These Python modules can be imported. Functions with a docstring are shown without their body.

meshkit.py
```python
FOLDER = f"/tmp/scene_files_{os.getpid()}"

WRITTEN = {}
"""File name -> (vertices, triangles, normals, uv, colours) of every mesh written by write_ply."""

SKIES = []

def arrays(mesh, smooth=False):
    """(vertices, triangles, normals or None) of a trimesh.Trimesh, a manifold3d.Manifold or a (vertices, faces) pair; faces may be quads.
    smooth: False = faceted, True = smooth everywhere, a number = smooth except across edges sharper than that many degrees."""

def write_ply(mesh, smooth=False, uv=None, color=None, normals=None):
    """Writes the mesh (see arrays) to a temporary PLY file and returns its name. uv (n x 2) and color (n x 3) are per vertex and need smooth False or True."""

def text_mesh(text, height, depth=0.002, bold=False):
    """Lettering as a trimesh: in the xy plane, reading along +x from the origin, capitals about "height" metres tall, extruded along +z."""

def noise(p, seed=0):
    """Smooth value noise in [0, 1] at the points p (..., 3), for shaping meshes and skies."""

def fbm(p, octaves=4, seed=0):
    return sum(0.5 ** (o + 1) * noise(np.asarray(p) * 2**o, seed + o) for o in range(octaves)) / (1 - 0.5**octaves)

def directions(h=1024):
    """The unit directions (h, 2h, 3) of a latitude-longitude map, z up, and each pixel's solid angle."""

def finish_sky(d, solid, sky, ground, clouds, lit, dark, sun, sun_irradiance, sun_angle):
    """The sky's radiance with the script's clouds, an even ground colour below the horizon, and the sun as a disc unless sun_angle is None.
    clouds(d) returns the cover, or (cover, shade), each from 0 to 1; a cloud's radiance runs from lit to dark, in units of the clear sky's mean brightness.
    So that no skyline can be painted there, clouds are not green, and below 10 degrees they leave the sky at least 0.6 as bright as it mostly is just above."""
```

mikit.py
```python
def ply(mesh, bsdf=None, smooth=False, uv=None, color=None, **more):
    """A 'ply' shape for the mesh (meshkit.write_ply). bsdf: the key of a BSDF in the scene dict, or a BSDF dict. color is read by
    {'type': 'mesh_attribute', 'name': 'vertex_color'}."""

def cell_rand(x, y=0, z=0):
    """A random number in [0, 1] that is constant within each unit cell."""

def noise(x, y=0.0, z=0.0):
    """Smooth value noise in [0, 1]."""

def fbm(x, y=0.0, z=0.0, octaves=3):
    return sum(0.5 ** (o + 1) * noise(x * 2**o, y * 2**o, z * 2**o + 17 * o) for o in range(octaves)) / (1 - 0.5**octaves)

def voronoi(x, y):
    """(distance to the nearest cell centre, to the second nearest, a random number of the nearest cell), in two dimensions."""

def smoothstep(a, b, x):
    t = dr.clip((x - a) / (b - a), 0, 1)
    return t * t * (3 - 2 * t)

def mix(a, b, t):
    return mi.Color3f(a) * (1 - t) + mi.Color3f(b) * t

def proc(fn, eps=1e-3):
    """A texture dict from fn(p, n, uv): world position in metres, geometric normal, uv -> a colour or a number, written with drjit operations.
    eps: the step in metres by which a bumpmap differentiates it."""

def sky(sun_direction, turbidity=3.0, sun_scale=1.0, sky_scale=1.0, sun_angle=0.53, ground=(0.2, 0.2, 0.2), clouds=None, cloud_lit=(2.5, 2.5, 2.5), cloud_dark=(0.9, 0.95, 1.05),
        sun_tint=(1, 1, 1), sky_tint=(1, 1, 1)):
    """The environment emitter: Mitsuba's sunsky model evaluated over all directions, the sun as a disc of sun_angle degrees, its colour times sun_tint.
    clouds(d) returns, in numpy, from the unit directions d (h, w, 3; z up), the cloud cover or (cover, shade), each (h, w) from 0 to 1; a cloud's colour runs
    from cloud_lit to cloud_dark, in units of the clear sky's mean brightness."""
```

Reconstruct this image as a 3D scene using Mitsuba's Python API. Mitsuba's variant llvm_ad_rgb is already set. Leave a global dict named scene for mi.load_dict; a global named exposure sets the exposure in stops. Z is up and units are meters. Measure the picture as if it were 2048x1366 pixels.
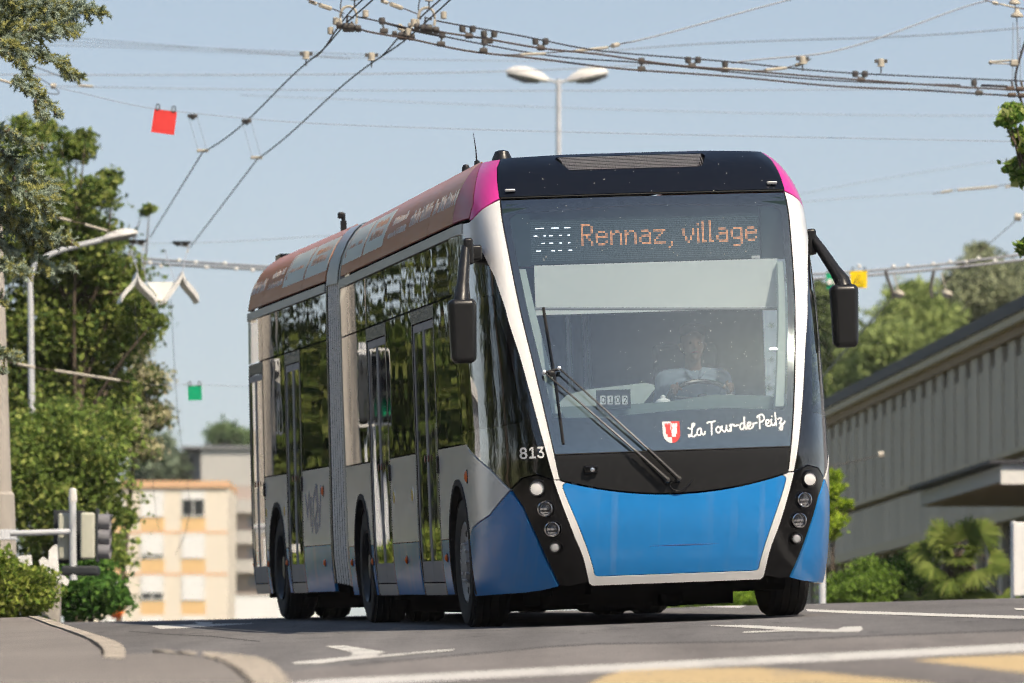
import math, numpy as np, trimesh, shapely, mitsuba as mi, drjit as dr, mikit, meshkit
import manifold3d as m3
from shapely import Polygon, LineString, MultiPolygon, affinity
from shapely.ops import unary_union
from scipy.interpolate import PchipInterpolator as PC, CubicSpline
T = mi.ScalarTransform4f
scene, labels = {}, {}
# ------------------------------------------------------------------ camera, sky, exposure
FP = 12375.0                      # focal length in pixels of the 2048 px wide photograph (about 240 mm on full frame)
PITCH = math.atan((1450 - 683) / FP)
FW = np.array([0, math.cos(PITCH), math.sin(PITCH)])
UP = np.array([0, -math.sin(PITCH), math.cos(PITCH)])
scene['camera'] = {'type': 'thinlens', 'fov': math.degrees(2 * math.atan(1024 / FP)), 'fov_axis': 'x', 'aperture_radius': 0.024,
                   'focus_distance': 44.6, 'near_clip': 1.0, 'far_clip': 9000.0,
                   'to_world': T().look_at(origin=[0, 0, 0], target=FW.tolist(), up=[0, 0, 1])}
SUN = np.array([.385, -.548, .743]); SUN /= np.linalg.norm(SUN)
scene['sky'] = mikit.sky(SUN.tolist(), turbidity=3.6, sky_tint=(1.20, 1.04, .90), sun_tint=(.96, 1.0, 1.06))
exposure = 1.85

# ------------------------------------------------------------------ materials
def rgb(*c): return {'type': 'rgb', 'value': list(c)}
def two(b): return {'type': 'twosided', 'bsdf': b}
def diffuse(*c): return two({'type': 'diffuse', 'reflectance': rgb(*c)})
def gloss(c, a=.04, ior=1.5): return two({'type': 'roughplastic', 'diffuse_reflectance': rgb(*c), 'alpha': a, 'int_ior': ior, 'nonlinear': False})
def prin(c, r=.5, m=0., **k): return two({'type': 'principled', 'base_color': c if isinstance(c, dict) else rgb(*c), 'roughness': r, 'metallic': m, **k})
MATS = dict(hill_green=diffuse(.035, .05, .022), 
    paint_white=gloss((.86, .86, .855)), paint_blue=gloss((.026, .27, .66)), paint_black=gloss((.006, .006, .007), .02), paint_pink=gloss((.80, .05, .36)),
    paint_navy=gloss((.006, .008, .014), .07), matte_black=prin((.013, .0135, .015), .34), rubber=prin((.012, .012, .012), .75), underside=diffuse(.008, .008, .008),
    plastic_grey=prin((.013, .0135, .015), .36), gutter_grey=gloss((.42, .44, .43), .12), bellows_fabric=prin((.80, .79, .77), .55), dark_gap=diffuse(.006, .006, .006),
    alu=prin((.62, .63, .65), .3, .8), chrome={'type': 'roughconductor', 'material': 'Al', 'alpha': .06}, ad_brown=prin((.44, .14, .05), .25, specular=.45), ad_crimson=prin((.36, .03, .06), .3, specular=.35),
    ad_pale=prin((.62, .66, .60), .3, specular=.35), ad_text_brown=prin((.42, .22, .12), .4, specular=.3), ad_text_pale=prin((.60, .55, .52), .4, specular=.3), lamp_reflector=prin((.75, .76, .78), .3, .6), rim_grey=prin((.26, .262, .265), .5, .15), specks=diffuse(.55, .53, .48), seam=prin((.045, .043, .043), .8), white_print=diffuse(.82, .82, .82), red_print=diffuse(.72, .10, .10), blue_print=gloss((.05, .08, .26), .1),
    glass={'type': 'thindielectric', 'int_ior': 1.45}, screen_glass={'type': 'thindielectric', 'int_ior': 2.35, 'specular_transmittance': rgb(.78, .84, .85), 'specular_reflectance': rgb(.78, .93, 1.0)}, lens={'type': 'thindielectric', 'int_ior': 1.45},
    orange_lens=gloss((.75, .13, .01), .08), red_lens=gloss((.14, .006, .008), .1), yellow_ring=gloss((.55, .40, .03), .1),
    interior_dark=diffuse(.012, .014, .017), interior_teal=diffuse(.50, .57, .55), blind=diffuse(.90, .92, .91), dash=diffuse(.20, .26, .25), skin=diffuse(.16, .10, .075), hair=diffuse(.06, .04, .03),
    shirt=diffuse(.20, .26, .34), trousers=diffuse(.03, .035, .05), display_face=diffuse(.035, .06, .065), display_slat=diffuse(.10, .15, .155),
    lamp_post=prin((.62, .64, .67), .5, .1), lamp_head=prin((.72, .71, .68), .5), wire=prin((.075, .07, .075), .55, .3), wire_bronze=prin((.14, .105, .085), .5, .4), span=prin((.34, .35, .38), .6), insulator=prin((.50, .46, .38), .5),
    fitting=prin((.12, .11, .10), .5, .3), funnel=prin((.82, .81, .77), .5), sign_red=prin((.85, .06, .055), .5), sign_green=prin((.0, .38, .17), .5), sign_yellow=prin((.95, .68, .0), .5),
    signal_back=prin((.56, .56, .46), .5), signal_dark=prin((.03, .035, .04), .5), visor=prin((.22, .22, .24), .5), sign_white=prin((.85, .84, .82), .5),
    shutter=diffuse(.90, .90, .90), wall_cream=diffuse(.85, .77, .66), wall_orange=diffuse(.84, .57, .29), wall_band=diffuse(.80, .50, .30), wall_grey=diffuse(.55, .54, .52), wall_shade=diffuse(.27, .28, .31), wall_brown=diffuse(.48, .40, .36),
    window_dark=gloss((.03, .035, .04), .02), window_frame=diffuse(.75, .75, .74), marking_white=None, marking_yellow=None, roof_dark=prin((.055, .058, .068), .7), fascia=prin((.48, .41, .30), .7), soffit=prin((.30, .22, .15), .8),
    bark=diffuse(.10, .075, .055), stone_block=diffuse(.42, .39, .35), white_cloth=diffuse(.8, .8, .8))
def emit(c): return {'type': 'area', 'radiance': rgb(*c)}
P_ = mikit
def asphalt_fn(p, n, uv):
    a = P_.fbm(p.x * .9, p.y * .25, 3.0, 3); g = P_.noise(p.x * 60, p.y * 25, 1.0); s = P_.noise(p.x * 9, p.y * 3, 7.0)
    streak = P_.fbm(p.x * 2.2, p.y * .06, 9.0, 3)
    crack = dr.abs(P_.fbm(p.x * .35, p.y * .22, 21.0, 4) - .5)
    k = .72 + .34 * a + .34 * (g - .5) + .16 * (s - .5) + .52 * (streak - .5)
    k = k * (.62 + .38 * P_.smoothstep(.0, .008, crack))
    return mi.Color3f(.106, .103, .104) * k
def asphalt_old_fn(p, n, uv):
    return asphalt_fn(p, n, uv) * mi.Color3f(1.20, 1.15, 1.11)
def walk_fn(p, n, uv):
    a = P_.fbm(p.x * 1.3, p.y * .5, 5.0, 3); g = P_.noise(p.x * 70, p.y * 30, 2.0)
    return mi.Color3f(.150, .138, .129) * (.75 + .35 * a + .2 * (g - .5))
def kerb_fn(p, n, uv):
    a = P_.fbm(p.x * 5, p.y * 2, 5.0, 3); g = P_.noise(p.x * 90, p.y * 40, 2.0)
    return mi.Color3f(.31, .275, .23) * (.72 + .4 * a + .2 * (g - .5))
def paintmark(c):
    def fn(p, n, uv):
        w = P_.fbm(p.x * 6, p.y * 2, 11.0, 4); g = P_.noise(p.x * 70, p.y * 25, 4.0)
        t = P_.smoothstep(.60, .78, w * .75 + g * .25)
        return P_.mix(c, (.15, .145, .14), t * .75) * (.86 + .2 * g)
    return fn
def ground_fn(p, n, uv):
    a = P_.fbm(p.x * .25, p.y * .25, 2.0, 4)
    return P_.mix((.045, .07, .02), (.13, .12, .06), a)
def concrete_fn(p, n, uv):
    a = P_.fbm(p.x * 2, p.y * 2, p.z * .6, 4); s = P_.fbm(p.x * 9, p.y * 9, p.z * .3, 3)
    return mi.Color3f(.44, .405, .36) * (.72 + .3 * a + .2 * s)
def rib_fn(p, n, uv):
    a = P_.fbm(p.x * 2, p.y * .9, p.z * .35, 4); s = P_.fbm(p.x * 6, p.y * 3, p.z * .12, 3)
    return mi.Color3f(.50, .44, .365) * (.66 + .3 * a + .3 * s)
def bark_fn(p, n, uv):
    return mi.Color3f(.13, .10, .075) * (.5 + P_.fbm(p.x * 14, p.y * 14, p.z * 3, 3))
for k, fn, r in (('asphalt', asphalt_fn, .85), ('asphalt_old', asphalt_old_fn, .85), ('walkway', walk_fn, .85), ('kerb_stone', kerb_fn, .8), ('marking_white', paintmark((.42, .415, .40)), .7), ('marking_yellow', paintmark((.40, .305, .165)), .7),
                 ('ground_mat', ground_fn, .95), ('concrete', concrete_fn, .8), ('rib_concrete', rib_fn, .8), ('bark', bark_fn, .9)):
    MATS[k] = prin(mikit.proc(fn), r)
def dusty(c):
    def fn(p, n, uv):
        st = P_.fbm(p.x * 16 + p.y * 3, p.y * 3, p.z * .7, 4); sp = P_.fbm(p.x * 5, p.y * 2, p.z * 5, 3)
        return P_.mix(c, (.42, .40, .37), .13 * P_.smoothstep(.52, .85, st) + .05 * P_.smoothstep(.5, .8, sp)) * (.95 + .10 * sp)
    return fn
for k, c in (('paint_blue', (.022, .245, .65)), ('paint_white', (.86, .86, .855))):
    MATS[k] = two({'type': 'roughplastic', 'diffuse_reflectance': mikit.proc(dusty(c)), 'alpha': .04, 'int_ior': 1.5, 'nonlinear': False})
MATS['leaf'] = {'type': 'principledthin', 'base_color': {'type': 'mesh_attribute', 'name': 'vertex_color'}, 'roughness': .45, 'diff_trans': .7, 'spec_trans': 0.0, 'eta': 1.4}
for k, v in MATS.items():
    if v: scene['mat_' + k] = v

# ------------------------------------------------------------------ scene bookkeeping
def numbered(name):
    taken = lambda k: k in scene or k in labels or any(x.startswith(k + '__') for x in scene)
    if not taken(name): return name
    i = 1
    while taken(f'{name}_{i:03d}'): i += 1
    return f'{name}_{i:03d}'
def put(name, mesh, mat, parent=None, smooth=False, color=None, to=None, **more):
    key = numbered((parent + '__' if parent else '') + name)
    if isinstance(mesh, (list, tuple)) and len(mesh) and not isinstance(mesh[0], np.ndarray): mesh = cat(mesh)
    if to is not None: mesh = moved(mesh, to)
    scene[key] = mikit.ply(mesh, 'mat_' + mat, smooth=smooth, color=color, **more)
    return key
def tag(key, label=None, cat_=None, group=None, kind=None):
    labels[key] = {k: v for k, v in (('label', label), ('category', cat_), ('group', group), ('kind', kind)) if v}
    return key
def thing(name, label, cat_, group=None):
    return tag(numbered(name), label, cat_, group)
# ------------------------------------------------------------------ geometry helpers
def cat(ms): return trimesh.util.concatenate([m if isinstance(m, trimesh.Trimesh) else trimesh.Trimesh(*m, process=False) for m in ms])
def moved(m, f):
    return trimesh.Trimesh(f(np.asarray(m.vertices)), m.faces, process=False)
def box(c, s, R=None):
    b = trimesh.creation.box(extents=s)
    v = b.vertices if R is None else b.vertices @ np.asarray(R).T
    return trimesh.Trimesh(v + np.asarray(c, float), b.faces, process=False)
def span_box(a, b): a, b = np.asarray(a, float), np.asarray(b, float); return box((a + b) / 2, np.abs(b - a))
def rbox(c, s, r, R=None, n=12):
    """rounded box: hull of eight spheres"""
    s = np.asarray(s, float) / 2 - r
    pts = m3.Manifold.batch_hull([m3.Manifold.sphere(r, n).translate([s[0] * i, s[1] * j, s[2] * k]) for i in (-1, 1) for j in (-1, 1) for k in (-1, 1)])
    m = pts.to_mesh(); v = np.asarray(m.vert_properties)[:, :3]
    if R is not None: v = v @ np.asarray(R).T
    return trimesh.Trimesh(v + np.asarray(c, float), np.asarray(m.tri_verts), process=False)
def tube(p, r, sides=6, caps=True):
    p = np.asarray(p, float); r = np.broadcast_to(np.asarray(r, float), (len(p),))
    t = np.gradient(p, axis=0); t /= np.linalg.norm(t, axis=1, keepdims=True) + 1e-12
    ref = np.array([0, 0, 1.]) if abs(t[:, 2]).mean() < .9 else np.array([1., 0, 0])
    a = np.cross(t, ref); a /= np.linalg.norm(a, axis=1, keepdims=True) + 1e-12; b = np.cross(t, a)
    an = np.arange(sides) * 2 * math.pi / sides
    v = p[:, None] + r[:, None, None] * (np.cos(an)[None, :, None] * a[:, None] + np.sin(an)[None, :, None] * b[:, None])
    f = []
    for i in range(len(p) - 1):
        for j in range(sides):
            k = (j + 1) % sides; q = [i * sides + j, i * sides + k, (i + 1) * sides + k, (i + 1) * sides + j]
            f += [[q[0], q[2], q[1]], [q[0], q[3], q[2]]]
    v = v.reshape(-1, 3)
    if caps:
        n = len(v); v = np.vstack([v, p[:1], p[-1:]]); e = (len(p) - 1) * sides
        for j in range(sides):
            k = (j + 1) % sides; f += [[n, j, k], [n + 1, e + k, e + j]]
    return trimesh.Trimesh(v, f, process=False)
def smoothline(p, n=24):
    p = np.asarray(p, float)
    if len(p) < 3: return np.array([p[0] + (p[-1] - p[0]) * t for t in np.linspace(0, 1, n)])
    d = np.concatenate([[0], np.cumsum(np.linalg.norm(np.diff(p, axis=0), axis=1))])
    return CubicSpline(d, p)(np.linspace(0, d[-1], n)) if len(p) > 3 else np.array(PC(d, p)(np.linspace(0, d[-1], n)))
def lathe(prof, c, axis=(0, 0, 1), n=24):
    """prof: (radius, height) pairs, turned about axis through c"""
    prof = np.asarray(prof, float); ax = np.asarray(axis, float) / np.linalg.norm(axis)
    x = np.cross(ax, [0, 0, 1.] if abs(ax[2]) < .9 else [1., 0, 0]); x /= np.linalg.norm(x); y = np.cross(ax, x)
    an = np.arange(n) * 2 * math.pi / n
    v = np.asarray(c, float) + prof[:, None, 1:] * ax + prof[:, None, :1] * (np.cos(an)[None, :, None] * x + np.sin(an)[None, :, None] * y)
    f = []
    for i in range(len(prof) - 1):
        for j in range(n):
            k = (j + 1) % n; f += [[i * n + j, i * n + k, (i + 1) * n + k], [i * n + j, (i + 1) * n + k, (i + 1) * n + j]]
    return trimesh.Trimesh(v.reshape(-1, 3), f, process=False)
def extr(poly, d):
    gs = getattr(poly, 'geoms', [poly])
    return cat([trimesh.creation.extrude_polygon(g, d, engine='earcut') for g in gs if g.area > 1e-9])
def earcut(g):
    return trimesh.creation.triangulate_polygon(g, engine='earcut')
def patch(poly, fn, res=.08, th=.02, lift=0., out=(0, -1, .2), ripple=0., double=True):
    """a plate that lies on the surface fn(a, b): poly cut into cells, mapped, thickened inwards"""
    if not isinstance(poly, (Polygon, MultiPolygon)): poly = Polygon(poly)
    poly = poly.buffer(0)
    x0, y0, x1, y1 = poly.bounds
    rx, ry = (res, res) if np.isscalar(res) else res
    nx, ny = max(1, int(math.ceil((x1 - x0) / rx))), max(1, int(math.ceil((y1 - y0) / ry)))
    xs, ys = np.linspace(x0, x1, nx + 1), np.linspace(y0, y1, ny + 1)
    X, Y = np.meshgrid(np.arange(nx), np.arange(ny)); X, Y = X.ravel(), Y.ravel()
    cells = shapely.intersection(shapely.box(xs[X], ys[Y], xs[X + 1], ys[Y + 1]), poly)
    V, F, at = [], [], 0
    for g in cells:
        for q in getattr(g, 'geoms', [g]):
            if not isinstance(q, Polygon) or q.area < 1e-9: continue
            v, f = earcut(q)
            V.append(v); F.append(np.asarray(f) + at); at += len(v)
    v, f = np.vstack(V), np.vstack(F)
    key = np.round(v * 2e5).astype(np.int64)
    _, first, inv = np.unique(key, axis=0, return_index=True, return_inverse=True)
    v, f = v[first], inv.ravel()[f]
    f = f[(f[:, 0] != f[:, 1]) & (f[:, 1] != f[:, 2]) & (f[:, 2] != f[:, 0])]
    a, b = v[:, 0], v[:, 1]
    p = fn(a, b); e = 1e-3
    nrm = np.cross(fn(a + e, b) - fn(a - e, b), fn(a, b + e) - fn(a, b - e))
    nrm /= np.linalg.norm(nrm, axis=1, keepdims=True) + 1e-15
    flip = np.sign(nrm @ np.asarray(out, float)); flip[flip == 0] = 1; nrm *= flip[:, None]
    top = p + nrm * lift
    if ripple:
        top = top + nrm * (ripple * (meshkit.fbm(np.stack([a * 2.3, b * 1.1, a * 0 + 3], -1), 3) - .5))[:, None]
    fl = np.cross(top[f[:, 1]] - top[f[:, 0]], top[f[:, 2]] - top[f[:, 0]])
    bad = (fl * nrm[f[:, 0]]).sum(1) < 0; f[bad] = f[bad][:, ::-1]
    if not th: return trimesh.Trimesh(top, f, process=False)
    bot = top - nrm * th; n = len(v)
    e2 = np.vstack([f[:, [0, 1]], f[:, [1, 2]], f[:, [2, 0]]])
    s = np.sort(e2, 1); _, inv2, cnt = np.unique(s, axis=0, return_inverse=True, return_counts=True)
    be = e2[cnt[inv2.ravel()] == 1]
    walls = np.vstack([np.stack([be[:, 1], be[:, 0], be[:, 0] + n], 1), np.stack([be[:, 1], be[:, 0] + n, be[:, 1] + n], 1)])
    return trimesh.Trimesh(np.vstack([top, bot]), np.vstack([f, f[:, ::-1] + n, walls]), process=False)
def ray(px, py):
    return np.array([(px - 1024) / FP, 0, 0]) + FW - (py - 683) / FP * UP
def at(px, py, Y):
    r = ray(px, py); return r * Y / r[1]
def ppm(Y): return FP / Y      # pixels of the 2048 px photograph per metre at distance Y
# ------------------------------------------------------------------ the road: rises to a crest behind the bus, falls to the right-hand kerb
A0 = at(922, 1256, 45.5)
_fz = PC([-40, -5, 0, 20, 40, 56, 62, 75, 90, 110, 140, 180, 260, 400, 6000],
         [-1.47, -.571, -.442, .072, .586, .997, 1.129, 1.26, 1.10, .55, -.5, -1.6, -2.2, -2.5, -2.5])
def cross(y): return np.interp(y, [0, 46, 58, 66, 110, 200], [.037, .037, .030, .020, .015, 0.])
def road_z(x, y): return _fz(y) + cross(y) * np.clip(x, -25, 25)
def on_road(px, py, h=0.):
    r = ray(px, py); ys = np.linspace(12, 85, 3000)
    d = r[2] / r[1] * ys - road_z(r[0] / r[1] * ys, ys) - h
    k = np.nonzero((d[:-1] > 0) & (d[1:] <= 0))[0]
    y = ys[k[0]] if len(k) else ys[np.argmin(np.abs(d))]
    return np.array([r[0] / r[1] * y, y])
def sheet(xs, ys, dz=0.):
    X, Y = np.meshgrid(xs, ys); v = np.stack([X, Y, road_z(X, Y) + dz], -1).reshape(-1, 3); nx = len(xs)
    i, j = np.meshgrid(np.arange(len(ys) - 1), np.arange(nx - 1), indexing='ij'); q = (i * nx + j).ravel()
    return trimesh.Trimesh(v, np.vstack([np.stack([q, q + 1, q + nx + 1], 1), np.stack([q, q + nx + 1, q + nx], 1)]), process=False)
def on_ground(poly, h, th=0., res=(.6, 1.2)):
    return patch(poly, lambda a, b: np.stack([a, b, road_z(a, b) + h], -1), res, th, out=(0, 0, 1))
tag(put('ground', sheet(np.concatenate([-np.geomspace(1400, 30, 20), np.linspace(-25, 25, 11), np.geomspace(30, 1400, 20)]), np.concatenate([np.linspace(-30, 120, 61), np.geomspace(125, 1500, 30)]), -.06), 'ground_mat', smooth=True),
    'dry green ground falling away beyond the road', 'ground', kind='structure')
tag(put('road', sheet(np.linspace(-24, 26, 51), np.linspace(-25, 112, 138)), 'asphalt', smooth=True), 'grey asphalt road rising to a crest behind the bus', 'road', kind='structure')
hx = np.linspace(-420, 420, 57); hv = []
for y, q in ((-90, 0.), (-120, .45), (-160, .8), (-220, 1.)):
    for x in hx: hv.append([x, y, -3 + q * (58 + 26 * math.sin(x * .013 + 1) + 12 * meshkit.fbm(np.array([x * .05, y * .05, 0.]), 3))])
hf = [f_ for r in range(3) for c_ in range(56) for f_ in ([r * 57 + c_, r * 57 + c_ + 1, (r + 1) * 57 + c_ + 1], [r * 57 + c_, (r + 1) * 57 + c_ + 1, (r + 1) * 57 + c_])]
tag(put('hill', trimesh.Trimesh(hv, hf, process=False), 'hill_green', smooth=True), 'wooded hillside behind the viewer, mirrored low in the windscreen', 'hill', kind='structure')
def mark(name, pts, label, mat='marking_white', h=.004):
    return tag(put(name, on_ground(Polygon([on_road(*p) for p in pts]).buffer(0), h), mat), label, 'road marking', kind='structure')
mark('road_line', [(1612, 1219), (1700, 1222.5), (2120, 1235), (2120, 1241), (1700, 1227.5), (1615, 1223.5)], 'thin white line on the road to the right of the front wheel')
mark('direction_arrow', [(1415, 1252), (1493, 1251), (1674, 1260.5), (1686, 1255), (1723, 1254), (1726, 1260), (1718, 1265), (1669, 1265.5), (1586, 1263.5), (1484, 1267), (1489, 1264.5), (1563, 1261.5), (1498, 1257)], 'worn white arrow painted in front of the right front wheel')
mark('lane_dash', [(1378, 1210), (1493, 1211.5), (1480, 1216.5), (1396, 1214)], 'short white dash behind the bus seen under its nose')
mark('stop_line', [(560, 1369), (640, 1361), (900, 1347), (1100, 1336.5), (2120, 1285), (2120, 1300), (1100, 1351.5), (900, 1362), (760, 1370), (600, 1385)], 'broad white line crossing the foreground from bottom centre to the right')
mark('crossing_stripe', [(1206, 1355), (1253, 1341), (1507, 1337), (1655, 1348), (1860, 1368), (1900, 1385), (1150, 1385)], 'blurred yellow crossing stripe at the bottom right of centre', 'marking_yellow')
mark('crossing_stripe', [(1822, 1322), (1910, 1316), (2120, 1308), (2120, 1356), (1933, 1334)], 'blurred yellow crossing stripe at the right edge', 'marking_yellow')
mark('direction_arrow', [(650, 1293.5), (690, 1292), (772, 1305.5), (748, 1313), (830, 1305.5), (912, 1299), (905, 1302.5), (690, 1322), (640, 1329), (590, 1329.5), (582, 1326), (700, 1314.5), (706, 1307)], 'white bent arrow painted left of the bus shadow')
mark('direction_arrow', [(303, 1252.5), (395, 1248.5), (388, 1244.5), (425, 1245), (422, 1248.5), (510, 1247.5), (370, 1257), (320, 1258.5)], 'far white arrow painted on the road at the left kerb')
mark('lane_dash', [(2028, 1217), (2090, 1218), (2090, 1222), (2032, 1221)], 'white dash at the right edge by the notice board')
sm = [(700, 1330), (960, 1306), (1100, 1293), (1193, 1287.5), (1516, 1282.5), (1700, 1273), (2120, 1257)]
mark('road_patch', sm + [(2300, 1390), (300, 1400), (560, 1345)], 'older browner asphalt in the near foreground', 'asphalt_old', .002)
mark('tar_seam', sm + [(x, y + 2.6) for x, y in sm[::-1]], 'thin dark tar seam across the road in front of the bus', 'seam', .003)
mark('tar_seam', [(258, 1262), (330, 1268), (420, 1272), (520, 1283), (520, 1285), (420, 1274), (330, 1270), (258, 1264)], 'faint tar seam left of the bus shadow', 'seam', .003)
# pavements and kerbs on the left
def g12(ps): return [on_road(x, y, .12) for x, y in ps]
k1i, k1o = [(53, 1234), (123, 1259), (176, 1280), (202, 1301), (200, 1318)], [(76, 1234), (140, 1253), (205, 1274), (243, 1288), (256, 1301), (254, 1322)]
k2i, k2o = [(330, 1308), (404, 1315), (449, 1329), (494, 1366), (505, 1400)], [(292, 1301), (426, 1308), (505, 1315), (550, 1329), (586, 1366), (600, 1400)]
G1i, G1o, G2i, G2o = g12(k1i), g12(k1o), g12(k2i), g12(k2o)
tag(put('pavement', on_ground(Polygon(G1i + [G1i[-1] + [-12, 0], G1i[0] + [-14, 0]]), .12, .2), 'walkway'), 'far grey asphalt pavement behind the nearer one at left', 'pavement', kind='structure')
tag(put('pavement', on_ground(Polygon(G2i + [G2i[-1] + [-10, -4], [-14, 20], G2o[0] + [-12, 0.]]), .125, .22), 'walkway'), 'near blurred pavement in the bottom left corner', 'pavement', kind='structure')
def kerb(inner, outer, label):
    inner, outer = smoothline(inner, 15), smoothline(outer, 15)
    k = tag(numbered('kerb'), label, 'kerb', kind='structure')
    for i in range(14):
        q = Polygon([inner[i], inner[i + 1], outer[i + 1], outer[i]]).buffer(-.013)
        put('kerb_stone', on_ground(q, .128, .25, (.5, .5)), 'kerb_stone', k)
    return k
kerb(G1i, G1o, 'pale stone kerb curving round the far pavement')
kerb(G2i, G2o, 'pale stone kerb curving round the near pavement')
# ------------------------------------------------------------------ the trolleybus: two body sections, each with its own frame (u to the picture's right, v backwards, w up)
def frame(deg, gx, gy):
    a = math.radians(deg); hr, hb = np.array([math.cos(a), math.sin(a)]), np.array([-math.sin(a), math.cos(a)]); G = np.array([gx, gy])
    r = np.append(hr, G @ hr); r /= np.linalg.norm(r)
    b = np.append(hb, G @ hb); b -= r * (b @ r); b /= np.linalg.norm(b)
    return np.stack([r, b, np.cross(r, b)], 1)
R1 = frame(7.8, .037, .0257); O1 = A0 - R1 @ np.array([-1.275, 2.7, 0])
R2 = frame(9.5, .024, .022); O2 = O1 + R1 @ np.array([0, 10.4, 0]) + np.array([0, 0, .015])
F1 = lambda p: O1 + np.asarray(p, float) @ R1.T
F2 = lambda p: O2 + np.asarray(p, float) @ R2.T
def loc(px, py, v):                      # where a sight line meets the plane v = const of the front section
    o, d = (-O1) @ R1, ray(px, py) @ R1
    return o + d * (v - o[1]) / d[1]
rk = PC([.2, .30, .45, .8, 1.15, 1.5, 1.85, 2.2, 2.55, 2.9, 3.05, 3.2, 3.33, 3.44, 3.5, 3.55], [.66, .61, .56, .51, .52, .60, .73, .90, 1.09, 1.30, 1.40, 1.53, 1.69, 1.95, 2.1, 2.3])
Hh = PC([.1, .25, .5, .8, 1.9, 2.9, 2.97, 3.1, 3.25, 3.33, 3.40, 3.46, 3.55], [1.20, 1.24, 1.268, 1.275, 1.275, 1.268, 1.262, 1.235, 1.17, 1.115, 1.04, .95, .84])
pout = PC([.22, .30, 1.03, 1.14, 1.5, 1.9, 2.265, 2.6, 2.9, 3.2, 3.5], [.645, .68, .905, .918, .966, 1.02, 1.09, 1.105, 1.11, 1.02, .84])   # outer edge of the pillar: where the front bends round to the side
Dw = PC([0, 1.0, 2.3, 2.9, 3.2, 3.6], [1.25, 1.25, 1.1, .95, .8, .7])
S0, PP = .046, 2.3
def bend(w): return pout(w) / Hh(w) - .06
def Sf(u, w):                            # front, by (u, w)
    u, w = np.asarray(u, float), np.asarray(w, float)
    t = np.clip(np.abs(u) / Hh(w), 0, .9999); b = bend(w); k = np.clip((t - b) / (1 - b), 0, 1)
    return np.stack([u, rk(w) + S0 * (t * Hh(w) / .85) ** 2 + Dw(w) * (1 - (1 - k ** PP) ** (1 / PP)), w], -1)
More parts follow.
